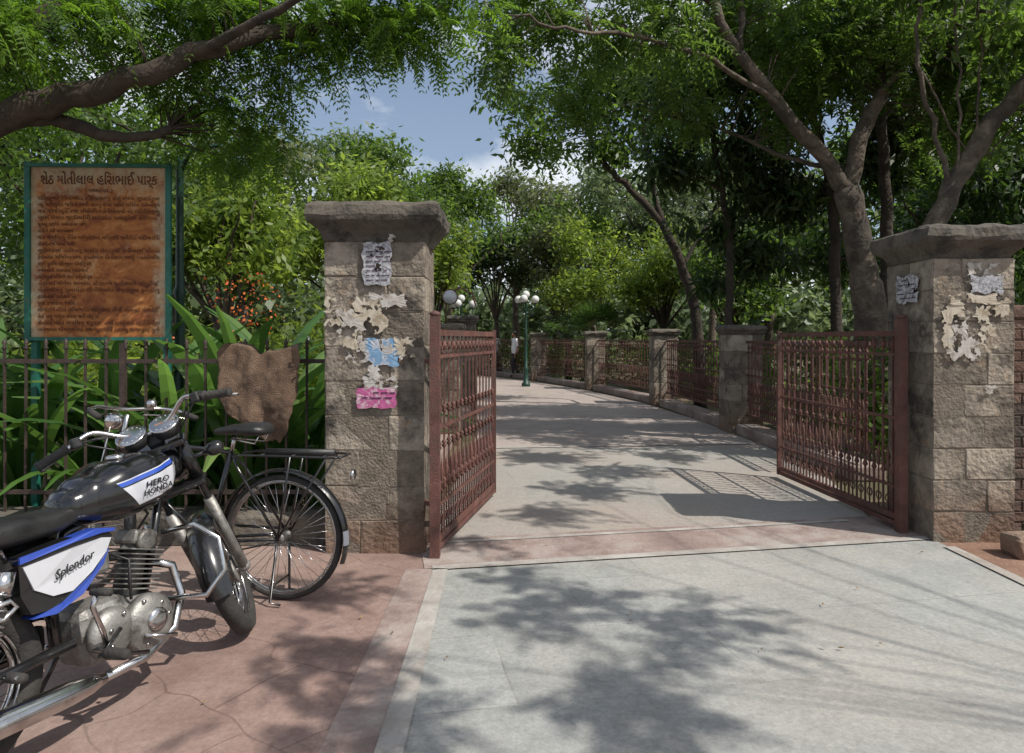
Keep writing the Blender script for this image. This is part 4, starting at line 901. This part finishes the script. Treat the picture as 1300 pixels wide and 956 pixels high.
    for s_ in(-1,1):
        def plate(poly,y0,y1,mi):
            n=len(poly); vs=[(x,s_*y0,z) for x,z in poly]+[(x,s_*(y1+.02*math.sin((x-.1)*6)),z) for x,z in poly]
            b.add(vs,[tuple(range(n))[::-1],tuple(range(n,2*n))]+[(i,(i+1)%n,n+(i+1)%n,n+i) for i in range(n)],mi)
        plate([(.17,.69),(.30,.705),(.45,.715),(.50,.70),(.52,.675),(.49,.62),(.42,.56),(.34,.51),(.26,.485),(.20,.49),(.17,.56)],.07,.112,BK)
        plate([(.18,.655),(.35,.672),(.47,.678),(.51,.668),(.485,.625),(.42,.570),(.34,.525),(.27,.53),(.21,.57)],.08,.118,WH)
        plate([(.17,.69),(.45,.718),(.53,.70),(.525,.690),(.47,.696),(.35,.692),(.17,.668)],.08,.121,BL)
        plate([(.20,.475),(.30,.495),(.43,.565),(.50,.63),(.47,.58),(.38,.50),(.28,.465)],.06,.115,BL)
        plate([(-.44,.745),(-.2,.735),(.14,.71),(.16,.66),(.08,.635),(-.1,.635),(-.32,.675),(-.42,.71)],.06,.10,BK)
        plate([(-.40,.722),(-.15,.705),(.08,.69),(.11,.675),(.0,.668),(-.15,.67),(-.32,.695)],.07,.106,BL)
        b.tube([(-.38,.13*s_,.70),(-.1,.15*s_,.735),(.10,.145*s_,.73),(.13,.12*s_,.69)],.009,8,CH)
    b.tube([(-.38,-.13,.70),(-.46,0,.72),(-.38,.13,.70)],.009,8,CH)
    b.tube([(.02,-.16,.56),(.10,-.175,.575),(.12,-.175,.55),(.08,-.17,.52),(.02,-.165,.53)],.008,8,CH,closed=True)
    parts.append((b,'side_covers'))
    b=B(); fender(b,(0,0,.30),.35,.15,math.radians(20),math.radians(200),BK,depth=.04); b.bbox((-.40,0,.62),(.06,.12,.08),.015,OR); b.bbox((-.42,0,.50),(.01,.2,.12),.004,WH)
    for s_ in(-1,1): b.tube([(-.33,0,.66),(-.34,.17*s_,.66)],.008,6,BK); b.ball((-.345,.19*s_,.66),.035,OR,12)
    parts.append((b,'rear_fender_and_lights'))
    for b,n in parts: b.xf(lean); b.obj(n,mats,e)
    lt=flat('lettering_black',(.01,.01,.01),.4)
    def side(txt,size,x,z,y,shear,rz=0,sx=1,nm='tank_lettering',tilt=-.12):
        p=lean@Vector((x,y,z)); o=text(txt,size,p,e,lt,(0,0,0),nm,.0006,sx,shear); o.rotation_euler=(math.pi/2+math.radians(-6)+tilt,math.radians(rz),0); o.data.offset=.0005
    side('HERO',.033,.725,.838,-.1465,.2,-6,sx=1.3,tilt=-.03); side('HONDA',.033,.725,.808,-.1475,.2,-6,sx=1.15,tilt=.03); 
    side('Splendor',.042,.345,.612,-.143,.5,-14,nm='side_cover_lettering')
    return e
hd=math.radians(70); fw=Vector((-1.335,3.31)); SC=1.0
motorcycle((fw.x-1.24*SC*math.cos(hd),fw.y-1.24*SC*math.sin(hd),.015),hd,SC)

# ------------------------------------------------------------------ bicycle
def bicycle(loc,heading):
    e=empty('bicycle',loc,(0,0,heading)); mats=['black','chrome','alu','rubber','blkplastic','vinyl','white']
    b=B(); wheel((0,0,.345),.345,.019,40,b,3,1,1,2,.028,.045,.009); b.obj('rear_wheel',mats,e)
    st=Matrix.Translation((.97,0,.9))@Matrix.Rotation(math.radians(-22),4,Vector((-.3,0,.95)))@Matrix.Translation((-.97,0,-.9))
    b=B(); wheel((1.18,0,.345),.345,.019,36,b,3,1,1,2,.02,.04,.009)
    for s_ in(-1,1): b.tube([(1.18,.05*s_,.345),(1.12,.05*s_,.48),(1.04,.045*s_,.72)],[.008,.011,.012],8,0); b.tube([(1.18,.06*s_,.345),(1.1,.06*s_,.6),(1.0,.07*s_,.93)],.004,6,1)
    b.bbox((1.04,0,.725),(.04,.11,.03),.008,0); fender(b,(1.18,0,.345),.375,.06,math.radians(20),math.radians(190),0,depth=.014)
    b.tube([(1.0,0,.80),(.96,0,1.0)],.013,8,1)
    b.tube([(.78,-.28,1.0),(.88,-.26,1.03),(.96,-.18,1.04),(.98,0,1.03),(.96,.18,1.04),(.88,.26,1.03),(.78,.28,1.0)],.011,8,1)
    for s_ in(-1,1): b.tube([(.74,.285*s_,.99),(.86,.27*s_,1.02)],.017,8,3); b.tube([(.80,.25*s_,.985),(.93,.21*s_,1.0),(.97,.1*s_,1.0)],.005,6,1)
    b.ball((.93,-.12,1.065),.03,1); b.lathe((1.02,0,.96),(1,0,0),[(0,.02),(.03,.045),(.07,.055),(.08,.05)],16,1)
    b.xf(st); b.obj('front_wheel_and_bars',mats,e)
    b=B(); bb=(.46,0,.29); stt=(.31,0,.80); hT=(.985,0,.86); hB=(1.02,0,.76)
    b.tube([bb,stt],.015,8,0); b.tube([stt,hT],.013,8,0); b.tube([bb,hB],.015,8,0); b.tube([(1.03,0,.73),(.975,0,.89)],.018,10,0)
    for s_ in(-1,1): b.tube([bb,(.3,.045*s_,.32),(0,.055*s_,.345)],.009,8,0); b.tube([stt,(.25,.035*s_,.72),(0,.055*s_,.345)],.008,8,0)
    b.tube([stt,(.285,0,.90)],.012,8,1)
    b.ring((.46,-.06,.29),(0,1,0),.09,.008,28,6,1); b.tube([(.46,-.06,.38),(.2,-.06,.375),(0,-.06,.375)],.008,6,0); b.tube([(.46,-.06,.20),(0,-.06,.31)],.005,6,0)
    for k in range(5): a=k*1.257; b.tube([(.46,-.06,.29),(.46+.09*math.cos(a),-.06,.29+.09*math.sin(a))],.005,6,1)
    b.tube([(.46,-.08,.29),(.54,-.09,.15)],.008,6,1); b.bbox((.54,-.14,.15),(.09,.09,.025),.006,3); b.tube([(.46,.08,.29),(.38,.09,.43)],.008,6,1); b.bbox((.38,.14,.43),(.09,.09,.025),.006,3)
    fender(b,(0,0,.345),.378,.065,math.radians(-12),math.radians(200),0,n=30,depth=.016)
    fender(b,(0,0,.345),.380,.066,math.radians(172),math.radians(184),6,n=6,depth=.016)
    for s_ in(-1,1):
        b.tube([(.27,.05*s_,.79),(.2,.075*s_,.80),(-.32,.075*s_,.80),(-.36,.05*s_,.80)],.007,6,0); b.tube([(0,.065*s_,.345),(-.08,.08*s_,.80)],.006,6,0); b.tube([(0,.065*s_,.345),(-.28,.08*s_,.79)],.006,6,0)
    for x in(.1,-.08,-.26,-.36): b.tube([(x,-.075,.80),(x,.075,.80)],.006,6,0)
    b.tube([(.1,.0,.81),(-.3,0,.815)],.02,6,4)
    b.lathe((-.40,0,.70),(-1,0,0),[(0,.03),(.012,.028)],12,1)
    for s_ in(-1,1): b.tube([(0,.07*s_,.33),(.02,.11*s_,.02),(-.04,.11*s_,.012)],.007,6,0)
    b.tube([(.02,-.11,.1),(.02,.11,.1)],.006,6,0)
    b.obj('frame_and_rack',mats,e)
    keys=[(.08,.93,.06,.02),(.12,.935,.10,.035),(.2,.935,.095,.035),(.28,.93,.05,.03),(.38,.92,.025,.02),(.41,.915,.012,.01)]
    b=B(); b.loft([sup(x,lerp_keys(keys,x)[0],lerp_keys(keys,x)[1],lerp_keys(keys,x)[2],2.4,24) for x in np.linspace(.08,.41,18)],5)
    for s_ in(-1,1): b.tube([(.12,.05*s_,.90),(.14,.05*s_,.86),(.3,.02*s_,.88)],.005,6,1)
    b.obj('saddle',mats,e)
bicycle((-1.26,3.76,.015),math.radians(171))

# ------------------------------------------------------------------ person
def person(loc,heading,name='pedestrian'):
    e=empty(name,loc,(0,0,heading))
    J={'pel':(0,0,.93,.13),'sp':(0.01,0,1.12,.135),'ch':(0,0,1.32,.15),'nk':(0,0,1.47,.055),'hd':(.01,0,1.56,.07),
       'sl':(0,.17,1.40,.065),'el':(-.05,.24,1.12,.045),'wl':(.05,.25,.88,.032),'hl':(.08,.25,.79,.035),
       'sr':(0,-.17,1.40,.065),'er':(-.02,-.24,1.12,.045),'wr':(-.02,-.25,.88,.032),'hr':(0,-.25,.79,.035),
       'tl':(.0,.09,.88,.095),'kl':(.14,.10,.50,.065),'al':(.08,.10,.10,.045),'fl':(.22,.10,.04,.04),
       'tr':(.0,-.09,.88,.095),'kr':(-.03,-.10,.50,.065),'ar':(-.18,-.10,.12,.045),'fr':(-.06,-.10,.04,.04)}
    E=[('pel','sp'),('sp','ch'),('ch','nk'),('nk','hd'),('ch','sl'),('sl','el'),('el','wl'),('wl','hl'),('ch','sr'),('sr','er'),('er','wr'),('wr','hr'),('pel','tl'),('tl','kl'),('kl','al'),('al','fl'),('pel','tr'),('tr','kr'),('kr','ar'),('ar','fr')]
    ks=list(J); me=bpy.data.meshes.new('body'); me.from_pydata([J[k][:3] for k in ks],[(ks.index(a),ks.index(c)) for a,c in E],[])
    o=bpy.data.objects.new('body',me); COL.objects.link(o)
    bpy.context.view_layer.objects.active=o; md=o.modifiers.new('skin','SKIN')
    if not me.skin_vertices: bpy.ops.mesh.customdata_skin_add()
    for i,k in enumerate(ks):
        me.skin_vertices[0].data[i].radius=(J[k][3],J[k][3]); me.skin_vertices[0].data[i].use_root=(k=='pel')
    s2=o.modifiers.new('sub','SUBSURF'); s2.levels=2; s2.render_levels=2
    dg=bpy.context.evaluated_depsgraph_get(); m2=bpy.data.meshes.new_from_object(o.evaluated_get(dg)); bpy.data.objects.remove(o)
    m2.materials.clear()
    for k in('skin','shirt','trouser','hair'): m2.materials.append(M[k])
    for p in m2.polygons:
        z=p.center.z; y=abs(p.center.y); p.use_smooth=True
        if z>1.46: p.material_index=0
        elif y>.205 and z<1.16: p.material_index=0
        elif z>.90: p.material_index=1
        elif y>.2: p.material_index=0
        elif z<.07: p.material_index=3
        else: p.material_index=2
    o=bpy.data.objects.new('body',m2); COL.objects.link(o); o.parent=e
    b=B(); b.ball((.02,0,1.60),.085,0,16,(1.05,.86,1.28)); b.ball((.0,0,1.635),.09,3,16,(1.05,.95,1.12)); b.ball((.112,0,1.59),.014,0,8); b.bar((.10,-.025,1.545),(.10,.025,1.545),.008,.008,3)
    for s_ in(-1,1): b.ball((.01,.078*s_,1.59),.02,0,8,(.6,.4,1)); b.ball((.095,.032*s_,1.61),.011,1,8)
    for s_ in(-1,1):
        for f_ in range(5): hx=.08 if s_>0 else 0; b.tube([(hx-.03+.016*f_,.25*s_,.79),(hx-.03+.018*f_,.25*s_,.74),(hx-.02+.016*f_,.24*s_,.70+.01*abs(f_-2))],.008,5,0)
    b.obj('head_and_hands',['skin','shirt','trouser','hair'],e)
person((.10,25.4,.012),math.radians(200)); person((-.75,30.0,.012),math.radians(-100))
print('faces',sum(len(o.data.polygons) for o in bpy.data.objects if o.type=='MESH'))
